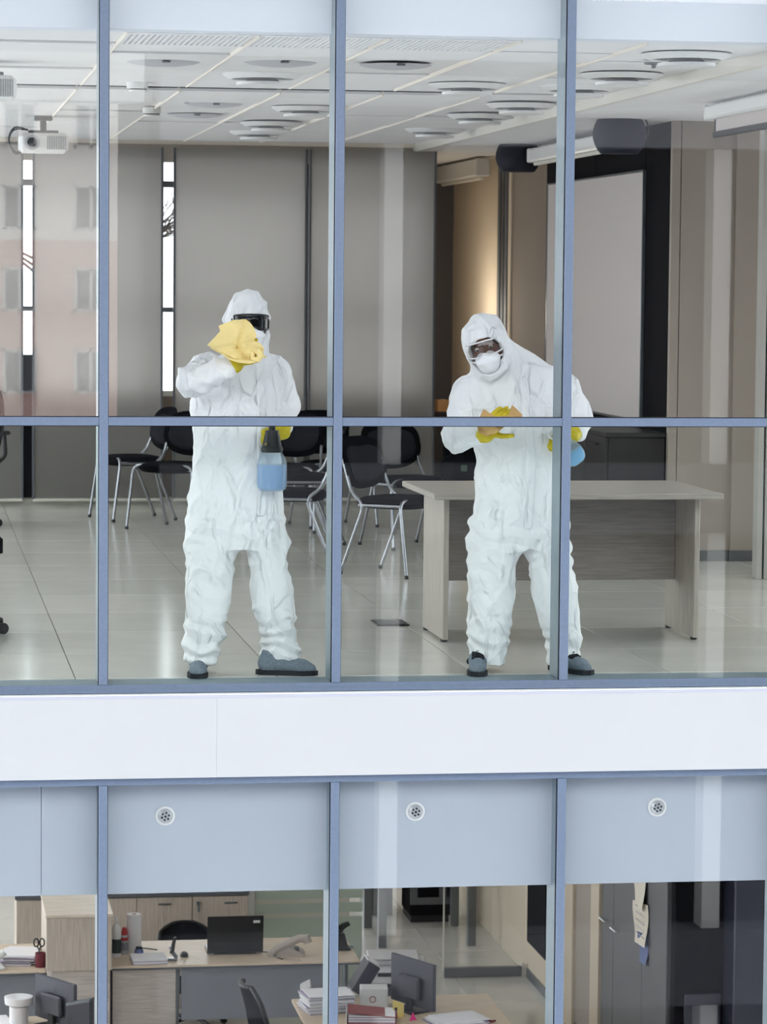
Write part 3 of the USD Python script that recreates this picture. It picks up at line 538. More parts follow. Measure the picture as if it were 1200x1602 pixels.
for lab, x, y, z, a, k in (('black office chair far back at the left edge, one armrest in view', -.46, 8.9, 0, 95, None), ('grey mesh office chair behind the laptop in the lower office', 1.22, 8.80, -3.7, 278, (.8, .8, .66)), ('black office chair base deep in the lower office, left of the dark pedestal', 2.50, 12.15, -3.7, 200, None), ('dark office chair in front of the desk, its curved back rising from the bottom edge', 1.66, 5.56, -3.7, 8, None)):
    dup(sc, lab, (x, y, z), a, scale=k)

# ------------------------------------------------------------------ round vents on the lower bulkhead
def vent(label, x):
    t = thing('bulkhead_vent', label, 'vent', (x, .10, -.607), group='round vents on the lower bulkhead')
    Y = mat4((1, 0, 0), (0, 0, 1), (0, -1, 0))
    obj('rim', MB().lathe([(.044, 0), (.044, .004), (.036, .012), (.033, .006)], M=Y, sides=28), M['white'], t)
    g = obj('cover', MB().lathe([(.033, .006), (.02, .016), (0, .018)], M=Y, sides=24), M['silver'], t)
    for k in range(6):
        a = k*math.pi/3+.3; obj('hole', MB().cyl((.016*math.cos(a), -.0165, .016*math.sin(a)), (.017*math.cos(a), -.0195, .017*math.sin(a)), .0045, sides=8), M['gasket'], t)
    obj('hole', MB().cyl((0, -.017, 0), (0, -.0205, 0), .005, sides=8), M['gasket'], t)
    return t
v0 = vent('round white vent on the lower bulkhead, left one', .285); dup(v0, 'round white vent on the lower bulkhead, middle one', (1.42, .10, -.607)); dup(v0, 'round white vent on the lower bulkhead, right one', (2.545, .10, -.607))

# ------------------------------------------------------------------ lower office: walls
FZ = -3.7
r = thing('wall_right', 'lower right-hand wall with grey doors, pillars and a dark window panel', 'wall', kind='structure')
obj('wall_face', box(4.0, 4.12, 8.62, 14.5, FZ, -.80), M['beige'], r)
obj('dark_panel', box(3.985, 4.0, 9.34, 10.05, -3.41, -.9, .002), M['black'], r, label='dark glass panel in the lower right wall'); obj('baseboard', box(3.985, 4.0, 8.0, 10.05, FZ, FZ+.07), M['steel'], r)
obj('pillar', box(3.96, 4.12, 8.28, 8.62, FZ, -.8, .004), M['beige'], r); obj('recess_panel', box(3.985, 4.12, 7.68, 8.28, FZ, -.8), M['taupe'], r); obj('pillar', box(3.96, 4.12, 7.42, 7.68, FZ, -.8, .004), M['beige'], r)
t = thing('tall_cupboard', 'grey tall cupboard with two bar handles on the lower right wall', 'cupboard', (3.99, 6.48, FZ))
obj('carcass', box(.01, .3, -.95, .92, 0, 2.3), M['door_grey'], t)
for a, e, hy in ((.56, .915, .80), (-.28, .555, .46), (-.95, -.285, None)):
    d = obj('door', box(-.012, .01, a+.003, e-.003, .05, 2.28, .003), M['door_grey'], t)
    if hy: obj('handle', MB().tube(bend([(-.012, hy-.075, 1.04), (-.04, hy-.075, 1.04), (-.04, hy+.085, 1.04), (-.012, hy+.085, 1.04)], .012, 3), .006, 6), M['silver'], d, label='steel bar handle')
t = thing('wall_stub', 'dark wall and dark glass at the right of the lower office', 'wall', kind='structure')
obj('dark_glass', box(4.0, 4.32, 5.40, 5.50, FZ, -.8), M['black'], t); obj('dark_panel', box(4.06, 4.30, 5.37, 5.40, FZ, -2.75, .004), M['navy'], t)
obj('post', box(4.32, 4.75, 5.15, 5.5, FZ, -.8, .01), M['navy'], t); obj('post', box(4.75, 6.2, 5.3, 5.5, FZ, -.8), M['navy'], t)
b = thing('wall_back', 'back wall of the lower office, unseen windows added in it for daylight', 'wall', kind='structure')
obj('wall_face', box(2.9, 4.1, 14.4, 14.5, FZ, -.8), M['wall'], b); obj('wall_face', box(-2.1, .75, 14.4, 14.5, FZ, -.8), M['wall'], b); obj('apron', box(.75, 2.9, 14.4, 14.5, FZ, FZ+.25), M['wall'], b); obj('lintel', box(-2.1, 2.9, 14.4, 14.5, -1.0, -.8), M['wall'], b)
for k in range(2, 4): obj('pane', box(-2.05+1.24*k+(.4 if k == 2 else 0), -.87+1.24*k, 14.44, 14.448, FZ+.25, -1.0), M['pane_plain'], b, smooth=False); obj('post', box(-.87+1.24*k, -.81+1.24*k, 14.4, 14.5, FZ+.25, -1.0), M['white'], b)  # unseen windows added to brighten the lower office from behind
# papers hung on the cupboard edge
for k, (lab, y0, y1, z0, z1, m) in enumerate((('upper cream sheet hanging on the grey cupboard, partly behind the bulkhead edge', 6.05, 6.33, -2.34, -2.05, 'paper2'), ('lower cream sheet with ruled lines hanging on the grey cupboard', 5.99, 6.35, -2.58, -2.30, 'paper2'), ('blue folder tip below the hanging cream sheets', 6.0, 6.24, -2.70, -2.50, 'bluefolder'))):
    t = thing('hanging_sheet', lab, 'paper sheet', (3.955+.008*k, (y0+y1)/2, z0)); h = (y1-y0)/2; hh = z1-z0; n = 6
    ys, zs = np.meshgrid(np.linspace(-h, h, n), np.linspace(0, hh, n), indexing='ij'); xx = .012*np.sin(zs/hh*4+ys*6)-.01*(1-zs/hh)
    v = np.stack([xx, ys+(.02*(zs/hh)), zs+.10*(ys+h)*(-1 if k < 3 else 0)], -1).reshape(-1, 3); q = [[i*n+j, (i+1)*n+j, (i+1)*n+j+1, i*n+j+1] for i in range(n-1) for j in range(n-1)]
    obj('sheet', MB().add(v, q).add(v+[.0015, 0, 0], [x[::-1] for x in q]), M[m], t, smooth=60)
    if k == 1:
        for j in range(5): obj('print_line', box(-.016+.003*(j % 2), -.0125, -h*.75, h*.6, .05+.045*j, .054+.045*j), M['purple'], t)

# ------------------------------------------------------------------ lower office: desks and what stands on them
def office_desk(label, x0, x1, y0, y1, px0, px1, ped):
    t = thing('office_desk', label, 'desk', ((x0+x1)/2, (y0+y1)/2, FZ)); h, d = (x1-x0)/2, (y1-y0)/2; cx = (x0+x1)/2
    obj('desktop', box(-h, h, -d, d, .725, .75, .004), M['oak_top'], t); obj('edge_band', box(-h, h, -d-.003, -d+.004, .722, .735), M['blindrail'], t)
    obj('modesty_panel', box(px0-cx, px1-cx, -d+.04, -d+.058, .35, .715, .002), M['greypanel'], t, label='grey front panel')
    for x in (px0-cx-.03, px1-cx+.03):
        for s_ in (-1, 1): obj('leg', MB().tube(bend([(x, s_*(d-.06), .72), (x, s_*(d-.05), .60), (x-.012, s_*(d-.10), .02)], .05), .02, 10).cyl((x-.012, s_*(d-.10), 0), (x-.012, s_*(d-.10), .03), .026, sides=10), M['steel'], t)
    if ped:
        p_ = obj('pedestal', box(ped[0]-cx, ped[1]-cx, -d+.03, d-.05, .03, .722, .003), M['oak_h'], t)
        for k in range(3): obj('drawer_back', box(ped[0]-cx+.01, ped[1]-cx-.01, d-.05, d-.035, .05+.225*k, .26+.225*k), M['oak_h'], p_)
    return t
office_desk('oak-topped office desk carrying the black laptop', .53, 2.27, 7.47, 8.28, 1.02, 2.14, (.54, .98))
office_desk('oak-topped office desk at the lower left corner with papers and scissors', -1.45, .075, 7.40, 8.28, -1.3, .035, None)
DZ = FZ+.75
t = thing('side_cabinet', 'light oak low cabinet standing between the two desks, its top bright', 'cabinet', (.305, 7.8, FZ))
obj('base_unit', box(-.185, .215, -.38, .40, 0, .74, .003), M['oak_h'], t); obj('upper_box', box(-.225, .225, -.40, .42, .742, 1.115, .003), M['oak'], t); obj('top', box(-.232, .232, -.405, .425, 1.115, 1.135, .003), M['oak_light'], t)
def credenza(label, x0, x1):
    t = thing('credenza', label, 'cabinet', ((x0+x1)/2, 9.5, FZ)); h = (x1-x0)/2
    obj('carcass', box(-h, h, -.18, .2, 0, .86, .003), M['oak'], t); obj('top', box(-h-.01, h+.01, -.21, .21, .86, .89, .003), M['blindrail'], t)
    n = max(1, round((x1-x0)/.46))
    for k in range(n):
        d = obj('door', box(-h+2*h*k/n+.003, -h+2*h*(k+1)/n-.003, -.2, -.18, .03, .855, .002), M['oak'], t)
        if x1 > .5 and k: obj('handle', box(-h+2*h*(k+.5)/n-.05+(.08 if k == 2 else 0), -h+2*h*(k+.5)/n+.05+(.08 if k == 2 else 0), -.216, -.2, .80, .812, .003), M['steel'], d)
    return t
cz = credenza('oak credenza with bar handles behind the laptop desk', .42, 1.68); t = cz
obj('key', MB().box(.24, .265, -.216, -.2, .795, .82).box(.25, .262, -.214, -.206, .74, .795), M['steel'], t, label='key with a dark tag in the lock')
credenza('oak credenza end piece left of the pale side cabinet', -.06, .40)
# frosted glass screens
def screen(label, x0, x1, y, zt, clear):
    t = thing('glass_screen', label, 'glass screen', ((x0+x1)/2, y, FZ)); h = (x1-x0)/2
    if clear:
        obj('pane', box(-h, h, -.004, .004, .075, zt), M['pane_plain'], t, smooth=False); obj('threshold', box(-h, h, -.03, .03, 0, .075, .004), M['steel'], t); obj('edge_seal', box(-h-.006, -h+.004, -.008, .008, .05, zt), M['offwhite'], t); obj('corner_foot', box(h-.03, h, -.035, .0, 0, .1), M['offwhite'], t)
    else:
        zs = [.02, .585, .625, .69, .735, 1.4]
        for a, e in ((.02, .585), (.62, .695), (.73, 1.4)): obj('frosted_pane', box(-h, h, -.004, .004, a, e), M['frost'], t, smooth=False)
        for a, e in ((.585, .62), (.695, .73)): obj('clear_line', box(-h, h-.1, -.004, .004, a, e), M['offwhite'], t, smooth=False); obj('clear_gap', box(h-.1, h, -.003, .003, a, e), M['pane_plain'], t, smooth=False)
        obj('end_post', box(-h-.07, -h, -.02, .02, 0, 1.4, .004), M['white'], t)
    return t
M['frost'] = trans_mat('frosted_glass', (196, 204, 196), (214, 222, 212), .45)
screen('frosted glass screen with two pale lines behind the desk phone', 1.78, 2.62, 9.75, 1.4, False); screen('clear glass panel on a grey threshold beside the right-hand wall', 3.33, 3.985, 10.12, 2.8, True)
# laptop
t = thing('laptop', 'open black laptop seen from behind on the oak desk', 'laptop', (1.42, 7.75, DZ))
obj('base', box(-.19, .19, .02, .27, 0, .018, .004), M['silver'], t)
lid = obj('lid', box(-.198, .198, -.005, .005, .0, .272, .004, M=mat4((1, 0, 0), (0, math.cos(.12), math.sin(.12)), (0, -math.sin(.12), math.cos(.12)), (0, .015, .01))), M['blk_plastic'], t)
obj('sticker', box(.125, .172, -.006-.0335, -.004-.0315, .228, .247, M=mat4((1, 0, 0), (0, 1, 0), (0, -.12, 1), (0, .047, 0))), M['paper'], lid, label='small pale sticker'); obj('hinge', MB().cyl((-.15, .012, .012), (.15, .012, .012), .008, sides=10), M['blk_plastic'], t)
obj('power_lead', MB().tube(bend([(.19, .03, .01), (.25, .0, .012), (.27, -.12, .006), (.31, -.20, .005)], .05), .004, 6), M['blk_plastic'], t)
# desk phone
t = thing('desk_phone', 'beige desk phone with its handset on a tilted cradle', 'phone', (1.80, 7.72, DZ), -8)
obj('base', MB().prism(Polygon([(-.09, 0), (.11, 0), (.10, .02), (-.02, .075), (-.09, .03)]), .17, mat4((1, 0, 0), (0, 0, 1), (0, -1, 0), (0, .085, 0))), M['phone'], t); obj('stand', box(-.02, .07, -.06, .06, .0, .05, .01), M['blk_plastic'], t)
obj('handset', MB().tube(bend([(-.12, -.07, .015), (-.10, -.07, .05), (.08, -.07, .135), (.13, -.07, .12)], .03), [.03]*2+[.028]*8+[.03]*2, 10), M['phone'], t)
obj('earpiece', MB().cyl((.115, -.07, .15), (.135, -.07, .10), .027, .03, 14).cyl((-.13, -.07, .045), (-.115, -.07, .0), .027, .028, 14), M['phone'], t)
obj('cord', MB().tube([(-.13+.02*k, -.10-.012*k+.008*math.sin(k*2.5), .006+.004*math.cos(k*2.5)) for k in range(12)], .0045, 6), M['phone'], t)
# hole punch, mouse, stapler, roll, bottles, papers
t = thing('hole_punch', 'black hole punch with raised lever beside the middle mullion', 'hole punch', (2.19, 7.85, DZ)); obj('base', box(-.05, .055, -.07, .07, 0, .022, .006), M['blk_plastic'], t); obj('body', MB().prism(Polygon([(-.045, .02), (.04, .02), (.015, .12), (-.03, .12)]), .11, mat4((1, 0, 0), (0, 0, 1), (0, -1, 0), (0, .055, 0))), M['blk_plastic'], t); obj('lever', MB().tube([(-.03, 0, .11), (.02, 0, .165), (.055, 0, .185)], .016, 8).tube([(-.05, 0, .13), (.0, 0, .175), (.05, 0, .188)], .012, 8), M['blk_plastic'], t); obj('guide', box(.05, .085, -.02, .02, .012, .02), M['chrome'], t)
t = thing('computer_mouse', 'small black computer mouse left of the laptop', 'mouse', (1.06, 7.75, DZ)); m_ = trimesh.creation.icosphere(3, 1.0); m_.apply_scale([.03, .05, .034]); v = np.array(m_.vertices); v[:, 2] = np.maximum(v[:, 2], 0); obj('shell', MB().add(v, m_.faces), M['blk_plastic'], t, smooth=60); obj('wheel', MB().cyl((-.004, -.03, .027), (.004, -.03, .027), .008, sides=10), M['steel'], t)
t = thing('stapler', 'chrome and black stapler standing open left of the laptop', 'stapler', (.965, 7.62, DZ), -12); obj('base', box(-.03, .035, -.02, .02, 0, .018, .004), M['chrome'], t); obj('magazine', MB().tube([(.03, 0, .02), (.0, 0, .06), (-.012, 0, .10)], .014, 8), M['chrome'], t); obj('arm', MB().tube([(-.004, 0, .05), (.008, 0, .12), (.02, 0, .165)], [.016, .013, .01], 8), M['blk_plastic'], t)
t = thing('paper_towel_roll', 'white paper towel roll standing on the oak desk', 'paper roll', (.72, 7.93, DZ)); obj('roll', MB().lathe([(.021, .0), (.05, 0), (.052, .01), (.052, .262), (.049, .27), (.021, .27), (.021, 0)], sides=32), M['paper'], t); obj('core', MB().lathe([(.0205, .0), (.0205, .268), (.018, .268), (.018, 0)], sides=20), M['cardboard'], t)
t = thing('ink_pot', 'small dark round pot in front of the paper towel roll', 'pot', (.74, 7.72, DZ)); obj('pot', MB().lathe([(0, 0), (.03, 0), (.034, .02), (.03, .055), (.022, .07), (0, .07)], sides=20), M['bluefolder'], t); obj('lid', MB().lathe([(.024, .068), (.022, .082), (0, .084)], sides=18), M['blk_plastic'], t); obj('pen', MB().cyl((.02, .01, .07), (.13, .05, .045), .005, sides=8), M['steel'], t)
t = thing('glue_bottle', 'white bottle with a green label beside the pale cabinet', 'bottle', (.585, 7.78, DZ)); obj('body', MB().lathe([(0, 0), (.031, 0), (.033, .01), (.033, .18), (.026, .215), (.012, .235), (.011, .25)], sides=24), M['white'], t); obj('label', MB().lathe([(.0338, .03), (.0338, .13)], sides=24), M['green'], t); obj('spout', MB().lathe([(.012, .248), (.011, .275), (.004, .29), (0, .29)], sides=14), M['white'], t)
t = thing('spray_can', 'small can with a red cap next to the green-labelled bottle', 'spray can', (.648, 7.86, DZ)); obj('can', MB().lathe([(0, 0), (.026, 0), (.027, .005), (.027, .125), (.02, .14)], sides=22), M['silver'], t); obj('cap', MB().lathe([(.022, .138), (.022, .16), (.014, .19), (0, .195)], sides=18), M['capred'], t); obj('label', MB().lathe([(.0275, .1), (.0275, .122)], sides=22), M['capred'], t); obj('label_low', MB().lathe([(.0275, .03), (.0275, .085)], sides=22), M['greypanel'], t)
def sheets(name, label, loc, rz, w, d, n, m, seed, jit=.012, th=.0012, cat='paper stack'):
    rnd = random.Random(seed); t = thing(name, label, cat, loc, rz)
    k = max(1, n)
    for i in range(k):
        a, b_ = rnd.uniform(-jit, jit), rnd.uniform(-jit, jit)
        obj('sheet', box(-w/2+a, w/2+a, -d/2+b_, d/2+b_, i*th*1.001, (i+1)*th, 0, rotz(rnd.uniform(-4, 4)*(jit > .005))), M[m if i % 4 or i == k-1 else 'purple'], t, smooth=False)
    return t
sheets('paper_stack', 'flat white paper tray stack left of the stapler', (.80, 7.60, DZ), 3, .24, .20, 8, 'paper', 3, .004, .005)
sheets('paper_stack', 'loose white papers heaped on the left desk by the scissors', (-.09, 7.72, DZ), -10, .23, .30, 12, 'paper', 4, .02, .006)
t = thing('pencil_cup', 'dark red pencil cup holding scissors beside the pale cabinet', 'pencil cup', (.045, 7.52, DZ)); obj('cup', MB().lathe([(0, 0), (.034, 0), (.036, .1), (.033, .1), (.031, .005)], sides=22), M['darkred'], t)
t = thing('scissors', 'black-handled scissors standing in the dark red cup', 'scissors', (.035, 7.50, DZ+.02))
obj('blades', MB().box(-.004, .004, -.002, .002, 0, .12), M['chrome'], t)
for s_ in (-1, 1): obj('handle', MB().tube([(s_*.02+.016*math.cos(a), 0, .155+.028*math.sin(a)) for a in np.linspace(0, 2*math.pi, 14, endpoint=False)], .0055, 7, closed=True), M['blk_plastic'], t)
obj('shank', MB().tube([(-.012, 0, .132), (0, 0, .09), (.012, 0, .132)], .006, 6), M['blk_plastic'], t)
t = thing('desk_phone', 'white desk phone at the left edge of the picture', 'phone', (-.27, 7.50, DZ), 10); obj('base', box(-.07, .06, -.08, .08, .0, .03, .01), M['white'], t); obj('handset', MB().tube(bend([(-.09, -.03, .09), (-.05, -.03, .075), (.04, -.03, .10), (.065, -.03, .12)], .03), .026, 10), M['white'], t); obj('stand', MB().tube([(.0, -.03, .07), (.05, -.05, .01)], .01, 6), M['white'], t)
# foreground desks
t = thing('worktable', 'oak worktable across the bottom of the lower office, piled with papers', 'desk', (2.35, 5.90, FZ)); obj('tabletop', box(-.70, .62, -.55, .48, .725, .75, .004), M['oak_top'], t)
for x in (-.62, .54):
    for y in (-.45, .40): obj('leg', box(x-.02, x+.02, y-.02, y+.02, 0, .725), M['steel'], t)
t = thing('worktable', 'oak worktable at the bottom left corner with a monitor on it', 'desk', (-.45, 5.6, FZ)); obj('tabletop', box(-.8, .70, -.5, .50, .725, .75, .004), M['oak_top'], t)
for x in (-.7, .62):
    for y in (-.45, .42): obj('leg', box(x-.02, x+.02, y-.02, y+.02, 0, .725), M['steel'], t)
def monitor(label, loc, rz, w, h):
    t = thing('monitor', label, 'monitor', loc, rz)
    h0 = .03
    obj('back_shell', box(-w/2, w/2, -.014, .012, h0, h0+h, .006), M['screen_back'], t); obj('screen', box(-w/2+.012, w/2-.012, .012, .0145, h0+.015, h0-.01+h), M['black'], t)
    obj('rear_box', box(-.11, .11, -.05, -.014, h0+.05, h0+h*.65, .012), M['screen_back'], t); obj('neck', box(-.03, .03, -.045, -.02, .01, .2, .005), M['blk_plastic'], t); obj('foot', box(-.11, .11, -.10, .08, 0, .014, .004), M['blk_plastic'], t); return t
monitor('dark flat monitor seen from behind in front of the copier', (2.40, 5.98, DZ), -62, .46, .31); monitor('dark flat monitor seen from behind at the lower left', (.07, 5.80, DZ), -58, .44, .28)
t = thing('desk_bin', 'dark leaning file box beside the lower left monitor', 'file box', (.22, 5.52, DZ), -32); obj('box_body', box(-.10, .07, -.03, .03, 0, .22, .004, mat4((1, 0, .25), (0, 1, 0), (0, 0, 1))), M['screen_back'], t); obj('lid_edge', box(-.10, .07, -.034, .034, .215, .235, .003, mat4((1, 0, .25), (0, 1, 0), (0, 0, 1))), M['steel'], t)
t = thing('paper_coil', 'white coil of paper tape stacked on a paper block at the lower left', 'paper coil', (-.16, 5.93, DZ)); obj('block', MB().lathe([(0, 0), (.06, 0), (.06, .11), (0, .11)], sides=24), M['paper'], t); obj('coil', MB().lathe([(.055, .112), (.088, .125), (.092, .17), (.07, .175), (.02, .16), (0, .16)], sides=30), M['paper'], t)
sheets('paper_stack', 'single white papers at the very lower left corner', (-.33, 5.98, DZ), 5, .21, .29, 3, 'paper', 8, .01, .002)
# copier
t = thing('copier', 'grey multifunction copier behind the dark monitor', 'copier', (2.44, 7.0, FZ), -6)
obj('cabinet', box(-.20, .20, -.20, .22, 0, .58, .008), M['white'], t); obj('engine', box(-.22, .22, -.22, .24, .585, .73, .012), M['navy'], t); obj('scanner', box(-.225, .225, -.225, .245, .735, .83, .012), M['printer'], t)
obj('output_recess', box(-.13, .14, -.235, -.1, .79, .815, .004), M['blk_plastic'], t); obj('feeder', MB().box(-.19, .17, -.08, .24, .83, .875, .01).box(-.17, .02, -.10, .02, .875, .885, .003), M['printer'], t); obj('side_tray', box(.215, .27, -.15, .15, .62, .72, .01), M['printer'], t)
obj('panel', box(-.27, -.2, -.24, -.02, .80, .83, .006, mat4((1, 0, .5), (0, 1, 0), (0, 0, 1), (-.38, 0, 0))), M['printer'], t)
t = thing('file_box', 'dark blue file box with a bright white sticker leaning by the copier', 'file box', (2.05, 6.42, DZ), 0)
K = mat4((math.cos(.55), 0, -math.sin(.55)), (0, 1, 0), (math.sin(.55), 0, math.cos(.55)), (.02, 0, .02))
obj('box_body', box(-.045, .045, -.10, .10, .02, .24, .004, K), M['navy'], t); obj('sticker', box(-.05, .045, -.06, .1, .24, .247, .001, K), M['paper'], t, label='bright white label')
t = thing('white_box', 'small white carton under the leaning blue file box', 'box', (2.16, 6.12, DZ), -6); obj('carton', box(-.09, .09, -.07, .07, 0, .13, .003), M['white'], t); obj('print', MB().tube([(-.01+.02*math.cos(a), -.0715, .06+.02*math.sin(a)) for a in np.linspace(0, 2*math.pi, 12, endpoint=False)], .003, 5, closed=True), M['red'], t)
sheets('paper_stack', 'tall stack of white papers left of the red folder', (1.84, 6.05, DZ), 8, .30, .24, 22, 'paper', 11, .014, .0055)
t = thing('folder', 'faded red ring folder lying open on the papers', 'folder', (2.08, 5.75, DZ), -8)
for k, (z0, z1, tilt) in enumerate(((.055, .062, .10), (0, .006, 0))): obj('cover', box(-.15, .17, -.12, .12, z0, z1, .002, mat4((1, 0, -tilt), (0, 1, 0), (tilt, 0, 1))), M['red'], t)
for k in range(6): obj('page', box(-.14, .16, -.115, .115, .006+.008*k, .013+.008*k), M['paper' if k % 2 else 'purple'], t, smooth=False)
obj('spine', box(-.155, -.149, -.12, .12, 0, .06), M['paper'], t)
sheets('paper_stack', 'spread white papers at the bottom edge right of the monitor', (2.62, 5.62, DZ), 14, .32, .26, 7, 'paper', 21, .03, .004)
t = thing('folder', 'dark red folder corner under the spread papers at the bottom edge', 'folder', (2.66, 5.60, DZ), 40); obj('cover', box(-.17, .17, -.13, .13, -.0, .004), M['darkred'], t); obj('flap', box(-.17, .17, -.135, -.13, 0, .012), M['darkred'], t)
t = thing('sticky_note', 'yellow sticky note standing beside the red folder', 'sticky note', (2.27, 5.78, DZ), 20); obj('note', box(-.04, .04, -.002, .002, 0, .1, 0, mat4((1, 0, -.4), (0, 1, 0), (.1, .2, 1))), M['yellow_note'], t); obj('drawing', box(-.03, -.01, -.0035, -.002, .05, .07), M['navy'], t)
t = thing('sticky_note', 'bright pink sticky note right of the yellow one', 'sticky note', (2.35, 5.70, DZ), 25); obj('note', MB().prism(Polygon([(-.025, 0), (.03, 0), (.0, .055)]), .003, mat4((1, 0, 0), (0, 0, 1), (0, -1, 0))), M['pink'], t)
# deep in the lower office
t = thing('office_table', 'grey-legged table behind the glass panel, only its legs in view', 'table', (3.40, 11.6, FZ)); obj('tabletop', box(-.46, .42, -.4, .5, .73, .755, .003), M['greypanel'], t)
for x in (-.39, .36):
    for y in (-.35, .45): obj('leg', box(x-.035, x+.035, y-.03, y+.03, 0, .73, .003), M['steel'], t)
t = thing('mobile_pedestal', 'black drawer pedestal under the far table', 'drawer unit', (3.57, 12.35, FZ)); obj('body', box(-.17, .19, -.16, .3, .06, .62, .006), M['black'], t); obj('plinth_shelf', MB().box(-.17, .19, -.18, -.15, .16, .22).box(-.17, -.11, -.182, -.15, .22, .30).box(.08, .14, -.182, -.15, .22, .30), M['steel'], t); obj('base', box(-.16, .17, -.14, .28, 0, .06), M['blk_plastic'], t)
t = thing('computer_tower', 'dark computer tower beside the far table leg', 'computer', (3.20, 12.75, FZ)); obj('case', box(-.1, .08, -.2, .2, .25, .65, .006), M['navy'], t); obj('front_strip', box(.06, .08, -.205, -.2, .25, .65), M['silver'], t); obj('shelf', box(-.12, .1, -.22, .22, .0, .25), M['steel'], t)

# ------------------------------------------------------------------ people: smooth surfaces from blended tapered limbs
def surface(fn, lo, hi, h, smooth=3):
    """mesh of fn(points) = 0 on a grid of step h (surface nets)"""
    lo, hi = np.array(lo, float), np.array(hi, float); n = np.ceil((hi-lo)/h).astype(int)+1
    ax = [(lo[k]+h*np.arange(n[k])).astype(np.float32) for k in range(3)]
    V = np.empty(n, np.float32); step = max(1, int(400000/(n[1]*n[2])))
    for i in range(0, n[0], step):
        P = np.stack(np.meshgrid(ax[0][i:i+step], ax[1], ax[2], indexing='ij'), -1); V[i:i+step] = fn(P)
    c = n-1; pos = np.zeros((*c, 3), np.float32); cnt = np.zeros(c, np.float32); S = V < 0
    sl = lambda o: tuple(slice(o[k], o[k]+c[k]) for k in range(3))
    cor = [(i, j, k) for i in (0, 1) for j in (0, 1) for k in (0, 1)]
    for a in cor:
        for d in range(3):
            if a[d]: continue
            b = list(a); b[d] = 1; va, vb = V[sl(a)], V[sl(b)]; m = (va < 0) != (vb < 0)
            t = np.where(m, va/np.where(m, va-vb, 1), 0)
            for k in range(3): pos[..., k] += m*(a[k]+(t if k == d else 0))
            cnt += m
    act = cnt > 0; idx = -np.ones(c, int); idx[act] = np.arange(act.sum())
    ijk = np.argwhere(act); v = lo+h*(ijk+pos[act]/cnt[act][:, None]); F = []
    for d in range(3):
        u, w = (d+1) % 3, (d+2) % 3
        a = np.moveaxis(S, d, 0); m = a[:-1] != a[1:]; m = np.moveaxis(m, 0, d)
        e = np.argwhere(m); e = e[(e[:, u] > 0) & (e[:, w] > 0) & (e[:, u] < n[u]-1) & (e[:, w] < n[w]-1)]
        def at(du, dw):
            q = e.copy(); q[:, u] -= du; q[:, w] -= dw; return idx[q[:, 0], q[:, 1], q[:, 2]]
        q = np.stack([at(1, 1), at(0, 1), at(0, 0), at(1, 0)], 1); flip = ~S[e[:, 0], e[:, 1], e[:, 2]]
        q[flip] = q[flip][:, ::-1]; F.append(q[(q >= 0).all(1)])
    F = np.vstack(F); m = trimesh.Trimesh(v, np.vstack([F[:, [0, 1, 2]], F[:, [0, 2, 3]]]), process=False)
    v = np.array(m.vertices); f = np.array(m.faces); cnt = np.maximum(np.bincount(f.ravel(), minlength=len(v))*2, 1)[:, None]
    for _ in range(smooth):                       # gentle averaging with the neighbours
        t = v[f]; g = t.sum(1, keepdims=True)-t; acc = np.stack([np.bincount(f.ravel(), g.reshape(-1, 3)[:, k], minlength=len(v)) for k in range(3)], 1); v = .5*v+.5*acc/cnt
    return trimesh.Trimesh(v, f, process=False)
def seg(p, a, b, ra, rb):
    a, b = np.asarray(a, np.float32), np.asarray(b, np.float32); d = b-a; t = np.clip(((p-a)@d)/float(d@d), 0, 1)
    return np.linalg.norm(p-a-t[..., None]*d, axis=-1)-(ra+(rb-ra)*t)
def ell(p, c, r):
    q = (p-np.asarray(c, np.float32))/np.asarray(r, np.float32); k = np.linalg.norm(q, axis=-1); return (k-1)*min(r)
def loft(p, rows):
    """rows of (z, x left, x right, y centre, y radius), upright tube of elliptic sections"""
    r = np.array(sorted(rows), float); z = np.clip(p[..., 2], r[0, 0], r[-1, 0]); g = [np.interp(z, r[:, 0], r[:, k]) for k in (1, 2, 3, 4)]
    cx, rx = (g[0]+g[1])/2, (g[1]-g[0])/2; q = ((np.abs(p[..., 0]-cx)/rx)**2.3+(np.abs(p[..., 1]-g[2])/g[3])**2.3)**(1/2.3)
    return np.maximum((q-1)*np.minimum(rx, g[3]), np.maximum(r[0, 0]-p[..., 2], p[..., 2]-r[-1, 0]))
def smin(a, b, k): h = np.clip(.5+.5*(b-a)/k, 0, 1); return b+(a-b)*h-k*h*(1-h)
def union(ds, k):
    o = ds[0]
    for d in ds[1:]: o = smin(o, d, k)
    return o
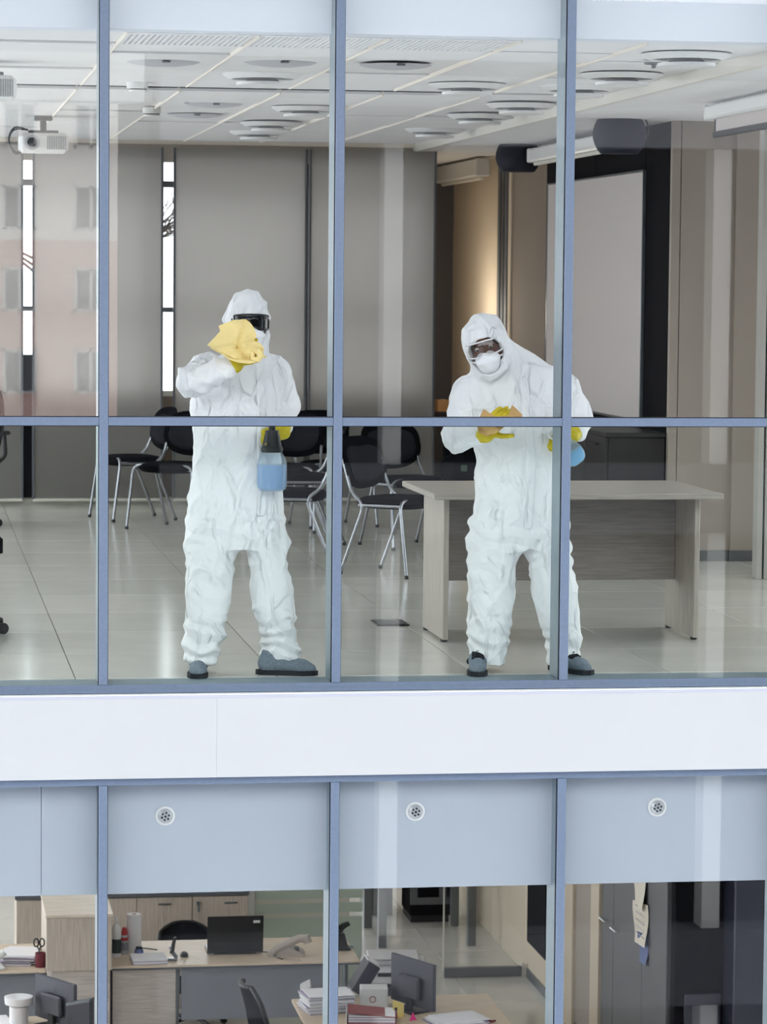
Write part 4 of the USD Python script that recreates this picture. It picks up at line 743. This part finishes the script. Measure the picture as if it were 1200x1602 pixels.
def crumple(m, amp, seed, zones=(), scale=1.0):
    """pushes the cloth in and out along sharp creases"""
    rnd = np.random.default_rng(seed); v = np.array(m.vertices); n = np.array(m.vertex_normals); d = np.zeros(len(v))
    for k in range(12):
        w = rnd.normal(size=3); w[1] *= .5; w /= np.linalg.norm(w); f = rnd.uniform(5, 12)*scale
        ph = v@w*f+.7*meshkit.fbm(v*3*scale+k*7.1, 2, seed+k)*2
        tri = np.abs(ph-np.floor(ph)-.5)*2; mask = np.clip(meshkit.noise(v*3.2*scale+k*3.3, seed+50+k)*2.4-1.15, 0, 1)
        d += (np.maximum(1-tri/.42, 0)**1.3-.3)*mask
    d *= amp
    d += amp*1.8*(meshkit.fbm(v*[4.5, 4.5, 3.2], 2, seed+90)-.5)
    for (z0, dz, fr, am, xr) in zones:                          # stacked folds around ankles, knees, elbows
        g = np.exp(-((v[:, 2]-z0)/dz)**2)*((v[:, 0] > xr[0]) & (v[:, 0] < xr[1]))
        ph = v[:, 2]*fr+1.5*meshkit.noise(v*9, seed+7)+.35*np.sin(v[:, 0]*14); d += am*g*(np.abs(ph-np.floor(ph)-.5)*4-1)
    return trimesh.Trimesh(v+n*d[:, None], m.faces, process=False)
def frame(f, roll):
    """head axes: x to the wearer's picture-right, y out of the face, z up"""
    f = np.array(f, float)/np.linalg.norm(f); x = np.cross([0, 0, 1.], -f); x /= np.linalg.norm(x); z = np.cross(-f, x)*-1
    z = z if z[2] > 0 else -z; c, s = math.cos(roll), math.sin(roll); x2, z2 = c*x+s*z, -s*x+c*z
    return np.stack([x2, f, z2], 1)
def hand_parts(w, d, n, side, curls, thumb=.5, k=1.0):
    """tapered bones of a gloved hand: w wrist, d towards the knuckles, n out of the palm, side +1 when the thumb lies along n x d"""
    w, d, n = (np.array(x, float) for x in (w, d, n)); d /= np.linalg.norm(d); n -= d*(n@d); n /= np.linalg.norm(n); s = np.cross(n, d)*side
    palm = []; fingers = []
    for j, (o, l) in enumerate(((.032, .070), (.0105, .079), (-.0115, .074), (-.032, .058))):
        kn = w+d*(.088-.004*abs(j-1.2))*k+s*o*k; palm.append((w+s*o*.55*k, kn, .0155*k, .0125*k)); p, a = kn, 0; b = []
        for i, (fr, cu) in enumerate(zip((.45, .31, .24), curls[j])):
            a += cu; q = p+(d*math.cos(a)+n*math.sin(a)+s*o*.9)*l*fr*k/np.linalg.norm(d*math.cos(a)+n*math.sin(a)+s*o*.9); b.append((p, q, (.0112-.0008*i)*k, (.0104-.0008*i)*k)); p = q
        fingers.append(b)
    p = w+d*.022*k+s*.026*k; b = []
    for i, (l, t) in enumerate(((.044, thumb), (.034, thumb*.8), (.026, thumb*.5))):
        q = p+(d*(.75-.2*t)+s*(.8-.45*i*t)+n*(.35+.8*t*i*.6))*l*k/1.1; b.append((p, q, (.0135-.001*i)*k, (.0122-.001*i)*k)); p = q
    fingers.append(b); return palm, fingers
def glove(name, parent, base, w, d, n, side, curls, cuff, thumb=.5, k=1.06):
    palm, fingers = hand_parts(w, d, n, side, curls, thumb, k); pts = np.array([x for b in fingers for s_ in b for x in s_[:2]]+[w, cuff]); 
    def fn(p):
        o = union([seg(p, *b) for b in palm], .012); o = smin(o, seg(p, w, cuff, .031, .037), .03)
        for b in fingers: o = smin(o, union([seg(p, *x) for x in b], .004), .006)
        return o
    m = surface(fn, pts.min(0)-.05, pts.max(0)+.05, .0036, 4); m = crumple(m, .0012, 5, scale=3); m.apply_translation(-np.array(base)); return obj(name, m, M['glove'], parent, smooth=60)
def person(spec):
    B = np.array(spec['base'], float); t = thing('person', spec['label'], 'person', B)
    put = lambda m: (m.apply_translation(-B), m)[1]
    H, C = frame(spec['face'], spec['roll']), np.array(spec['head'], float); loc = lambda p: (p-C.astype(np.float32))@H.astype(np.float32); W = lambda q: C+np.asarray(q, float)@H.T
    J = {k: np.array(v, float) for k, v in spec['joints'].items()}
    def headf(q):
        o = union([ell(q, (0, -.012, .025), (.074, .093, .098)), ell(q, (0, .028, -.055), (.052, .062, .062)), ell(q, (0, .055, -.02), (.055, .04, .06))], .03)
        o = smin(o, seg(q, (0, .092, .012), (0, .112, -.028), .008, .0135), .012); o = smin(o, seg(q, (-.034, .080, .036), (.034, .080, .036), .011, .011), .014)
        for s_ in (-1, 1):
            o = np.maximum(o, -ell(q, (s_*.032, .100, .012), (.019, .014, .012))); o = smin(o, seg(q, (s_*.045, .078, -.018), (s_*.05, .06, -.02), .014, .012), .015)
            o = smin(o, ell(q, (s_*.077, -.012, -.008), (.010, .022, .032)), .008)
        o = smin(o, seg(q, (-.018, .098, -.058), (.018, .098, -.058), .009, .009), .008)
        return o
    def bodyf(p):
        o = headf(loc(p)); o = smin(o, seg(p, W((0, -.02, -.05)), J['neck'], .052, .058), .03)
        tr = union([seg(p, J['neck'], J['chest'], .06, .10), seg(p, J['chest'], J['pelvis'], .105, .105), seg(p, J['shR'], J['chest'], .05, .08), seg(p, J['shL'], J['chest'], .05, .08)], .05)
        for a in 'RL': tr = smin(tr, union([seg(p, J['sh'+a], J['el'+a], .045, .035), seg(p, J['el'+a], J['wr'+a], .035, .025)], .02), .03)
        for a in 'RL': tr = smin(tr, union([seg(p, J['hip'+a], J['kn'+a], .075, .05), seg(p, J['kn'+a], J['an'+a], .05, .027), seg(p, J['an'+a], J['toe'+a], .027, .022)], .02), .03)
        return smin(o, tr, .03)
    allp = np.array(list(J.values())+[W((0, 0, .14)), W((0, .14, 0))]); lo, hi = allp.min(0)-.14, allp.max(0)+.14; lo[2] = 0
    obj('body', put(surface(bodyf, lo, hi, .0085, 3)), M['skin'], t, smooth=60)
    for s_ in (-1, 1):
        e = trimesh.creation.icosphere(2, .0118); e.apply_translation(W((s_*.032, .083, .012))); ey = obj('eye', put(e), M['eye'], t, smooth=60)
        i = trimesh.creation.icosphere(2, .0062); i.apply_translation(W((s_*.032-.001, .0895, .009))); obj('iris', put(i), M['iris'], ey, smooth=60)
    # coverall with its hood
    hc, hr = np.array((0, -.012, .022), np.float32), spec.get('hood', (.104, .126, .138))
    def suit(p):
        q = loc(p); outer = smin(ell(q, hc, hr), ell(q, (spec.get('peak', 0), -.03, .085), (.06, .07, .062)), .05); outer = smin(outer, ell(q, (0, .01, -.09), (.098, .105, .08)), .04)
        body = union([loft(p, spec['torso']), seg(p, J['neck'], J['chest'], .09, .12)], .05)
        for a in spec['extra']: body = smin(body, seg(p, *a), .05)
        for a in 'RL':
            r = spec['sleeve'+a]; body = smin(body, smin(seg(p, J['sh'+a], J['el'+a], r[0], r[1]), seg(p, J['el'+a], J['cuff'+a], r[1], r[2]), .03), .035)
        o = smin(outer, body, .035)
        o = -smin(-o, np.maximum(smin(ell(q, spec['face_hole'], spec['hole']), ell(q, (0, .075, -.02), spec.get('cheek', (.066, .075, .066))), .02), q[..., 2]-spec['brow']), .008)
        l1, l2 = loft(p, spec['legR']), loft(p, spec['legL']); lg = np.minimum(l1, l2); o = smin(o, lg, .022)
        for z, a, b in spec['hems']: pass
        return o
    hs = .0078; m = surface(suit, spec['lo'], spec['hi'], hs, 2); m = crumple(m, spec.get('amp', .0105), spec['seed'], spec['zones'])
    cov = obj('coverall', put(m), M['suit'], t, smooth=50, label='white hooded coverall')
    xz = np.array(spec['zip'], float)
    def flap(p):
        q = loc(p); o = suit(p)-.0075; xc = np.interp(p[..., 2], xz[:, 0], xz[:, 1]); w = np.abs(p[..., 0]-xc)-spec.get('zipw', .021)
        return np.maximum(np.maximum(o, w), np.maximum(np.maximum(xz[0, 0]-p[..., 2], p[..., 2]-xz[-1, 0]), p[..., 1]-spec['zipy']))
    zl, zh = [xz[:, 1].min()-.04, spec['lo'][1], xz[0, 0]-.02], [xz[:, 1].max()+.04, spec['zipy']+.02, xz[-1, 0]+.02]
    fm = surface(flap, zl, zh, .0065, 2); fm = crumple(fm, .002, spec['seed']+3); obj('zip_flap', put(fm), M['suit'], cov, smooth=50)
    # respirator and goggles
    def maskf(q): return np.maximum(union([ell(q, (0, .072, -.048), (.058, .066, .050)), seg(q, (-.040, .122, -.046), (.040, .122, -.046), .011, .011), ell(q, (0, .085, -.082), (.042, .045, .028))], .014), .05-q[..., 1])
    mm = surface(maskf, (-.08, .03, -.13), (.08, .16, .02), .0038, 3); mm.vertices = C+np.array(mm.vertices)@H.T; mk = obj('face_mask', put(mm), M['mask'], t, smooth=50, label='white folded respirator')
    for s_ in (-1, 1):
        for z in (-.025, -.07): obj('strap', MB().tube([W(x)-B for x in ((s_*.050, .085, -.045), (s_*.075, .05, -.04+z*.2), (s_*.088, .01, -.01+z*.6))], .0022, 6), M['mask'], mk)
    th = np.linspace(-1.25, 1.25, 25); zz = np.linspace(-1, 1, 9); G = []
    for a in th:
        x, y = .085*math.sin(a), .031+.094*math.cos(a)**.8 if abs(a) < 1.57 else 0
        up, dn = .048-.010*(abs(a)/1.25)**2, -.022+.016*math.exp(-(a/.16)**2)+.004*(abs(a)/1.25)
        for z in zz: G.append((x, y-.006*(z > .5), dn+(up-dn)*(z+1)/2))
    G = np.array(G); nz = len(zz); q4 = [[i*nz+j, (i+1)*nz+j, (i+1)*nz+j+1, i*nz+j+1] for i in range(len(th)-1) for j in range(nz-1)]
    g = obj('goggles', MB().add(W(G)-B, [x[::-1] for x in q4]).add(W(G*[.975, .975, 1])-B, q4), M[spec['lens']], t, smooth=60, label=spec['lens_label'])
    rim = [i*nz for i in range(len(th))]+[(len(th)-1)*nz+j for j in range(1, nz)]+[i*nz+nz-1 for i in range(len(th)-2, -1, -1)]+[j for j in range(nz-2, 0, -1)]
    obj('rim', MB().tube(W(G[rim])-B, .0040, 7, closed=True), M[spec['rim']], g)
    for s_ in (-1, 1): obj('temple', MB().tube([W((s_*.079, .05, .02))-B, W((s_*.084, .0, .02))-B], [.010, .008], 7), M[spec['rim']], g)
    # gloves and shoes
    for a in 'RL':
        h = spec['hand'+a]; glove('glove', t, B, J['wr'+a], h['d'], h['n'], h['side'], h['curls'], J['gcuff'+a], h.get('thumb', .5))
    for a in 'RL': shoe(t, B, *spec['shoe'+a])
    return t
def shoe(parent, B, x, y, deg, kind):
    K = rotz(deg, np.array((x, y, 0))-B); R = K[:3, :3]; T = K[:3, 3]
    out = Polygon([(-.115, -.028), (-.05, -.032), (.03, -.040), (.085, -.043), (.13, -.028), (.145, .0), (.13, .030), (.085, .040), (.03, .034), (-.05, .030), (-.115, .028), (-.13, 0)]).buffer(.006, 4)
    def up(p):
        o = union([seg(p, (-.085, 0, .05), (-.02, 0, .055), .040, .041), seg(p, (-.02, 0, .055), (.08, 0, .032), .041, .036), seg(p, (.08, 0, .032), (.115, 0, .026), .036, .028), seg(p, (-.075, 0, .05), (-.066, 0, .14), .040, .036)], .02)
        return np.maximum(o, np.maximum(.018-p[..., 2], p[..., 2]-.112))
    m = surface(up, (-.15, -.07, .0), (.17, .07, .14), .005, 2); m.vertices = np.array(m.vertices)@R.T+T
    s = obj('shoe', m, M['knit'], parent, smooth=50, label='grey knit trainer')
    sm = MB().prism(out, .021, mat4(R[:, 0], R[:, 1], R[:, 2], T)); obj('sole', sm, M['sole'], s)
    if kind == 'laced':
        def tg(p): return np.maximum(np.maximum(up(p)-.004, np.abs(p[..., 1])-.030), np.maximum(-.06-p[..., 0], np.maximum(p[..., 0]-.055, .055-p[..., 2])))
        m = surface(tg, (-.1, -.06, .03), (.08, .06, .13), .005, 2); m.vertices = np.array(m.vertices)@R.T+T; obj('tongue', m, M['shoe_black'], s, smooth=50)
        for k in range(4):
            xx = .045-.022*k; zz = .083+.0075*k; obj('lace', MB().tube([(np.array(q)@R.T+T) for q in ((xx, -.026, zz-.010), (xx+.004, 0, zz+.004), (xx, .026, zz-.010))], .0035, 6), M['shoe_black'], s)
        obj('heel_cup', MB().tube([(np.array(q)@R.T+T) for q in ((-.055, -.042, .045), (-.10, -.036, .05), (-.126, 0, .055), (-.10, .036, .05), (-.055, .042, .045))], .014, 8), M['shoe_black'], s)
def rows(rs, cy, ry): return [(z, a, b, np.interp(z, *zip(*cy)), np.interp(z, *zip(*ry))) for z, a, b in rs]
m_ = surface(pack, (-.25, -.2, -.02), (.25, .2, .46), .012, 3); m_.apply_translation((0, 0, -m_.bounds[0, 2])); obj('bag', m_, M['blk_fabric'], PACK, smooth=60)
obj('tag', box(-.03, .01, -.166, -.160, .10, .14, .002), M['green'], PACK, label='dull green tag'); obj('grab_loop', MB().tube([(.035*math.cos(a), 0, .385+.04*math.sin(a)) for a in np.linspace(0, math.pi, 9)], .008, 7), M['blk_plastic'], PACK)
TY, TR = [(0, .325), (.3, .375), (.6, .44), (1.0, .46), (1.5, .46)], [(0, .088), (.2, .095), (.5, .105), (.7, .135), (.9, .145), (1.2, .14), (1.40, .11), (1.5, .08)]
P1 = dict(base=(.63, .38, 0), label='person in white hooded coverall and dark goggles wiping the glass with a yellow cloth', face=(.16, -1, -.03), roll=.02, head=(.678, .42, 1.590), seed=11, brow=.036, face_hole=(0, .13, -.045), lens='goggle_dark', rim='blk_plastic', lens_label='dark tinted safety goggles', hood=(.103, .126, .122), peak=-.004,
    joints=dict(neck=(.672, .45, 1.44), chest=(.645, .46, 1.22), pelvis=(.635, .45, .80), shR=(.500, .46, 1.375), shL=(.806, .47, 1.365), elR=(.412, .20, 1.335), wrR=(.590, .148, 1.408), cuffR=(.566, .158, 1.402), gcuffR=(.545, .168, 1.39), elL=(.884, .60, 1.21), wrL=(.835, .355, 1.105), cuffL=(.850, .41, 1.12), gcuffL=(.858, .43, 1.135),
        hipR=(.54, .44, .82), knR=(.50, .40, .46), anR=(.46, .375, .09), toeR=(.445, .25, .04), hipL=(.74, .44, .82), knL=(.795, .40, .46), anL=(.805, .318, .09), toeL=(.92, .28, .04)),
    torso=rows([(1.435, .58, .79), (1.376, .49, .838), (1.289, .44, .850), (1.201, .421, .838), (1.119, .43, .834), (.997, .44, .838), (.865, .421, .848), (.733, .404, .860), (.616, .402, .869), (.56, .402, .873)], TY, TR),
    legR=rows([(.70, .41, .66), (.587, .402, .651), (.499, .405, .623), (.381, .397, .614), (.264, .398, .594), (.190, .386, .571), (.117, .381, .557), (.075, .390, .550), (.052, .404, .540)], TY, TR),
    legL=rows([(.70, .67, .863), (.586, .675, .870), (.527, .684, .873), (.424, .694, .888), (.291, .706, .895), (.188, .733, .899), (.113, .743, .926), (.085, .740, .929), (.055, .764, .909)], TY, TR),
    extra=[], sleeveR=(.085, .074, .050), sleeveL=(.082, .066, .046), hole=(.074, .080, .072), hems=(), zones=[(.15, .10, 17, .010, (.3, 1.0)), (.50, .10, 11, .005, (.3, 1.0)), (.62, .10, 12, .006, (.3, 1.0))], zip=[(.72, .735), (.85, .742), (1.0, .735), (1.2, .735), (1.40, .728), (1.44, .72)], zipy=.42, lo=(.28, -.0, .03), hi=(1.03, .72, 1.80),
    handR=dict(d=(.36, .0, .86), n=(.2, -1, .0), side=-1, curls=[(.25, .5, .5)]*4, thumb=1.3), handL=dict(d=(-.80, -.45, -.25), n=(-.35, .6, -.75), side=1, curls=[(1.1, 1.2, .7)]*4, thumb=.7),
    shoeR=(.452, .31, -97, 'plain'), shoeL=(.845, .29, -14, 'plain'))
person(P1)
TY2, TR2 = [(0, .325), (.3, .36), (.6, .41), (1.0, .43), (1.5, .42)], TR
P2 = dict(base=(1.95, .36, 0), label='person in white coverall, clear goggles and respirator leaning beside the right mullion', face=(-.28, -1, -.22), roll=-.30, head=(1.772, .36, 1.497), seed=23, brow=.060, face_hole=(0, .14, -.030), lens='goggle', rim='clearplastic', lens_label='clear safety goggles', hood=(.110, .128, .122), peak=-.01,
    joints=dict(neck=(1.835, .42, 1.375), chest=(1.93, .43, 1.18), pelvis=(1.95, .42, .80), shR=(1.702, .40, 1.285), shL=(2.160, .45, 1.290), elR=(1.645, .34, 1.085), wrR=(1.735, .165, 1.098), cuffR=(1.725, .20, 1.095), gcuffR=(1.712, .22, 1.09), elL=(2.240, .52, 1.165), wrL=(2.170, .325, 1.085), cuffL=(2.205, .37, 1.10), gcuffL=(2.20, .36, 1.10),
        hipR=(1.85, .41, .80), knR=(1.81, .37, .45), anR=(1.75, .343, .09), toeR=(1.74, .24, .04), hipL=(2.07, .41, .80), knL=(2.11, .37, .45), anL=(2.132, .337, .09), toeL=(2.19, .26, .04)),
    torso=rows([(1.40, 1.80, 2.14), (1.368, 1.75, 2.183), (1.294, 1.69, 2.195), (1.206, 1.695, 2.180), (1.123, 1.715, 2.171), (1.011, 1.735, 2.165), (.874, 1.735, 2.160), (.732, 1.730, 2.168), (.613, 1.720, 2.178), (.554, 1.708, 2.185)], TY2, TR2),
    legR=rows([(.70, 1.725, 1.98), (.643, 1.722, 1.987), (.548, 1.708, 1.955), (.456, 1.700, 1.932), (.322, 1.699, 1.916), (.206, 1.697, 1.902), (.096, 1.698, 1.885), (.06, 1.708, 1.877), (.03, 1.733, 1.871)], TY2, TR2),
    legL=rows([(.70, 1.957, 2.18), (.642, 1.962, 2.184), (.547, 1.976, 2.191), (.455, 1.993, 2.202), (.320, 2.012, 2.222), (.228, 2.029, 2.226), (.153, 2.057, 2.230), (.111, 2.070, 2.228), (.05, 2.066, 2.220), (.03, 2.071, 2.217)], TY2, TR2),
    extra=[((1.815, .40, 1.47), (1.985, .43, 1.36), .095, .10)], sleeveR=(.080, .074, .052), sleeveL=(.082, .072, .046), hole=(.100, .092, .084), cheek=(.080, .080, .074), hems=(), zones=[(.13, .08, 15, .006, (1.6, 2.4)), (.52, .12, 11, .006, (1.6, 2.4)), (.64, .10, 11, .006, (1.6, 2.4))], zip=[(.66, 1.962), (.80, 1.970), (1.0, 1.975), (1.2, 1.955), (1.36, 1.935)], zipy=.40, lo=(1.52, .0, .0), hi=(2.40, .70, 1.70),
    handR=dict(d=(.60, -.14, .78), n=(.1, -1, -.25), side=-1, curls=[(.15, .3, .3)]*4, thumb=1.25), handL=dict(d=(-.92, -.30, -.12), n=(-.15, .2, -.95), side=1, curls=[(.75, 1.1, .6), (.8, 1.2, .7), (.8, 1.2, .7), (.8, 1.2, .7)], thumb=.7),
    shoeR=(1.735, .275, -102, 'laced'), shoeL=(2.165, .275, -62, 'laced'))
person(P2)
# ------------------------------------------------------------------ wiping cloths
def cloth(name, label, poly, base, fold, m, seed, th=.004):
    """poly in (x, z) metres about the base; fold(x, z) gives the depth towards the room"""
    P = Polygon(poly); x0, z0, x1, z1 = P.bounds; st = .006
    g = np.array([(x, z) for x in np.arange(x0, x1, st) for z in np.arange(z0, z1, st) if P.buffer(-st*.4).contains(Point(x, z))]); ring = np.array([P.exterior.interpolate(s).coords[0] for s in np.arange(0, P.length, st)])
    q = np.vstack([g, ring]); tri = [t for t in Delaunay(q).simplices if P.buffer(1e-4).contains(Point(*q[t].mean(0)))]; tri = np.array(tri)
    y = fold(q[:, 0], q[:, 1]); a = np.stack([q[:, 0], y, q[:, 1]], 1); b = a+[0, th, 0]
    t = thing(name, label, 'cleaning cloth', base); na = len(g); nr = len(ring); mb = MB().add(a, tri).add(b, tri[:, ::-1])
    mb.add(np.vstack([a[na:], b[na:]]), [[i, (i+1) % nr, nr+(i+1) % nr, nr+i] for i in range(nr)]); obj('sheet', mb, m, t, smooth=45); return t
tw = lambda v: np.abs(v-np.floor(v)-.5)*2
def fy(x, z):
    y = -.022*tw(x*6+z*4+.4*np.sin(z*30))-.016*tw(z*11-x*5+.2)*np.clip((.085-z)/.03, 0, 1)-.03*np.exp(-((x-.20)**2+(z-.055)**2)/.0012)+.02*tw(x*22+z*16)*(x > .13)*np.clip((.09-z)/.03, 0, 1)
    y = y-.016*np.clip(1-np.abs(z-.055-.18*x)/.012, 0, 1)+.014*np.clip(1-np.abs(x-.105-.35*z)/.014, 0, 1)*(z > .06)
    return y+.018*np.exp(-((x+.02-z*.2)**2)/.0006)
def S1(l, s=346., ox=325, oy=567): return [((x-ox)/s, (oy-y)/s) for x, y in l]
ct = cloth('yellow_cloth', 'crumpled pale yellow cloth pressed on the glass in front of the left person\'s face', S1([(325, 541), (337, 528), (345, 519), (342, 511), (352, 507), (364, 502), (384, 500.5), (391, 506), (397, 514), (401, 526), (396, 533), (405, 537), (411, 544), (411, 556), (417, 558), (408, 561), (404, 567), (390, 568), (376, 565), (364, 560), (350, 553), (339, 548)]), (.462, .070, 1.424), fy, M['cloth_y'], 1)
fm = lambda x, z: np.full_like(x, 0)
obj('rolled_edge', MB().tube([(.015, -.004, .066), (.06, -.012, .045), (.10, -.014, .018), (.14, -.018, .006), (.19, -.022, .002), (.225, -.022, .012)], [.004, .006, .007, .008, .008, .005], 8), M['cloth_y'], ct)
obj('bunched_corner', MB().tube([(.205, -.02, .068), (.222, -.034, .055), (.232, -.036, .034), (.222, -.030, .014), (.20, -.024, .02), (.198, -.026, .045), (.208, -.034, .06)], [.010, .014, .016, .015, .012, .010, .006], 10), M['cloth_y'], ct)
def fb(x, z): return -.020*tw(x*8+z*9)-.014*np.exp(-((z-.075)/.02)**2)+.02*np.clip(z-.085, 0, 1)
cloth('tan_cloth', 'tan cloth under the right person\'s gloved hand, crossing the transom', S1([(749, 655), (753, 645), (757.5, 638), (766, 644), (776, 650), (796, 648), (803, 632), (811, 639), (819, 647), (816, 653), (800, 658), (788, 668), (775, 677), (762, 681), (750, 676), (747, 665)], 349, 747, 681), (1.680, .076, 1.098), fb, M['cloth_b'], 2)
# ------------------------------------------------------------------ spray bottles
t = thing('spray_bottle', 'round pump bottle of blue liquid with a black top held by the left person', 'spray bottle', (.777, .275, .838))
obj('bottle_body', MB().lathe([(0, .003), (.045, 0), (.062, .008), (.068, .028), (.0685, .115), (.066, .135), (.058, .156), (.048, .172), (.044, .182)], sides=40), M['bottle'], t, smooth=60)
obj('liquid', MB().lathe([(0, .006), (.044, .004), (.060, .012), (.0655, .027), (.066, .112), (.065, .120), (0, .120)], sides=40), M['liquid'], t, smooth=40)
obj('collar', MB().lathe([(.047, .176), (.050, .182), (.050, .196), (.044, .205), (.036, .245), (.032, .262), (.030, .275), (0, .275)], sides=32), M['blk_plastic'], t)
obj('pump_head', MB().cyl((0, 0, .27), (0, 0, .31), .016, .014).cyl((0, 0, .31), (0, 0, .325), .024, .022), M['blk_plastic'], t); obj('valve', MB().cyl((-.028, -.040, .215), (-.034, -.050, .215), .005), mat('brass', (190, 160, 90), .3, .5, metal=.8), t, label='small brass valve')
t = thing('spray_bottle', 'tilted flat bottle of cyan liquid held by the right person at the right mullion', 'spray bottle', (2.195, .262, .965))
ax_ = np.array([-.60, 0, .80]); ax_ /= np.linalg.norm(ax_); K = mat4(np.cross([0, 1, 0], ax_), (0, 1, 0), ax_)
pr = [(0, 0), (.028, .001), (.043, .012), (.052, .035), (.053, .062), (.045, .095), (.030, .122), (.018, .138), (.015, .152)]
obj('bottle_body', MB().lathe(pr, M=K, sides=36, sy=.62), M['bottle'], t, smooth=60)
lq = MB().lathe([(0, .003), (.027, .004), (.041, .014), (.0495, .036), (.050, .058), (.049, .062), (0, .060)], M=K, sides=36, sy=.60); obj('liquid', lq, M['liquid2'], t, smooth=40)
obj('neck_ring', MB().lathe([(.017, .148), (.019, .152), (.019, .172), (.014, .176), (0, .176)], M=K, sides=24), M['white'], t)
obj('trigger_head', MB().prism(Polygon([(-.014, .17), (.016, .17), (.018, .20), (.012, .225), (-.055, .225), (-.055, .208), (-.02, .20)]), .024, K@mat4((1, 0, 0), (0, 0, 1), (0, -1, 0), (0, .012, 0))), M['white'], t); obj('trigger', MB().tube([K[:3, :3]@np.array(q) for q in ((-.035, 0, .205), (-.042, 0, .185), (-.034, 0, .160))], [.007, .006, .004], 8), M['white'], t)

# ------------------------------------------------------------------ warm wall lamp in the alcove
M['lamp'] = usdkit.material(stage, '/World/Looks/lamp_warm', {'e': ('emission', {'color': (1.0, .91, .77), 'strength': 290.0})}, [], surface='e.emission')
t = thing('wall_lamp', 'warm wall lamp in the alcove, hidden behind the last roller blind', 'wall lamp', (3.345, 11.9, 1.5)); obj('backplate', box(0, .012, -.05, .05, -.12, .12, .004), M['white'], t); obj('shade', MB().lathe([(0, -.10), (.035, -.10), (.045, .10), (0, .10)], (.06, 0, 0), 24), M['lamp'], t)
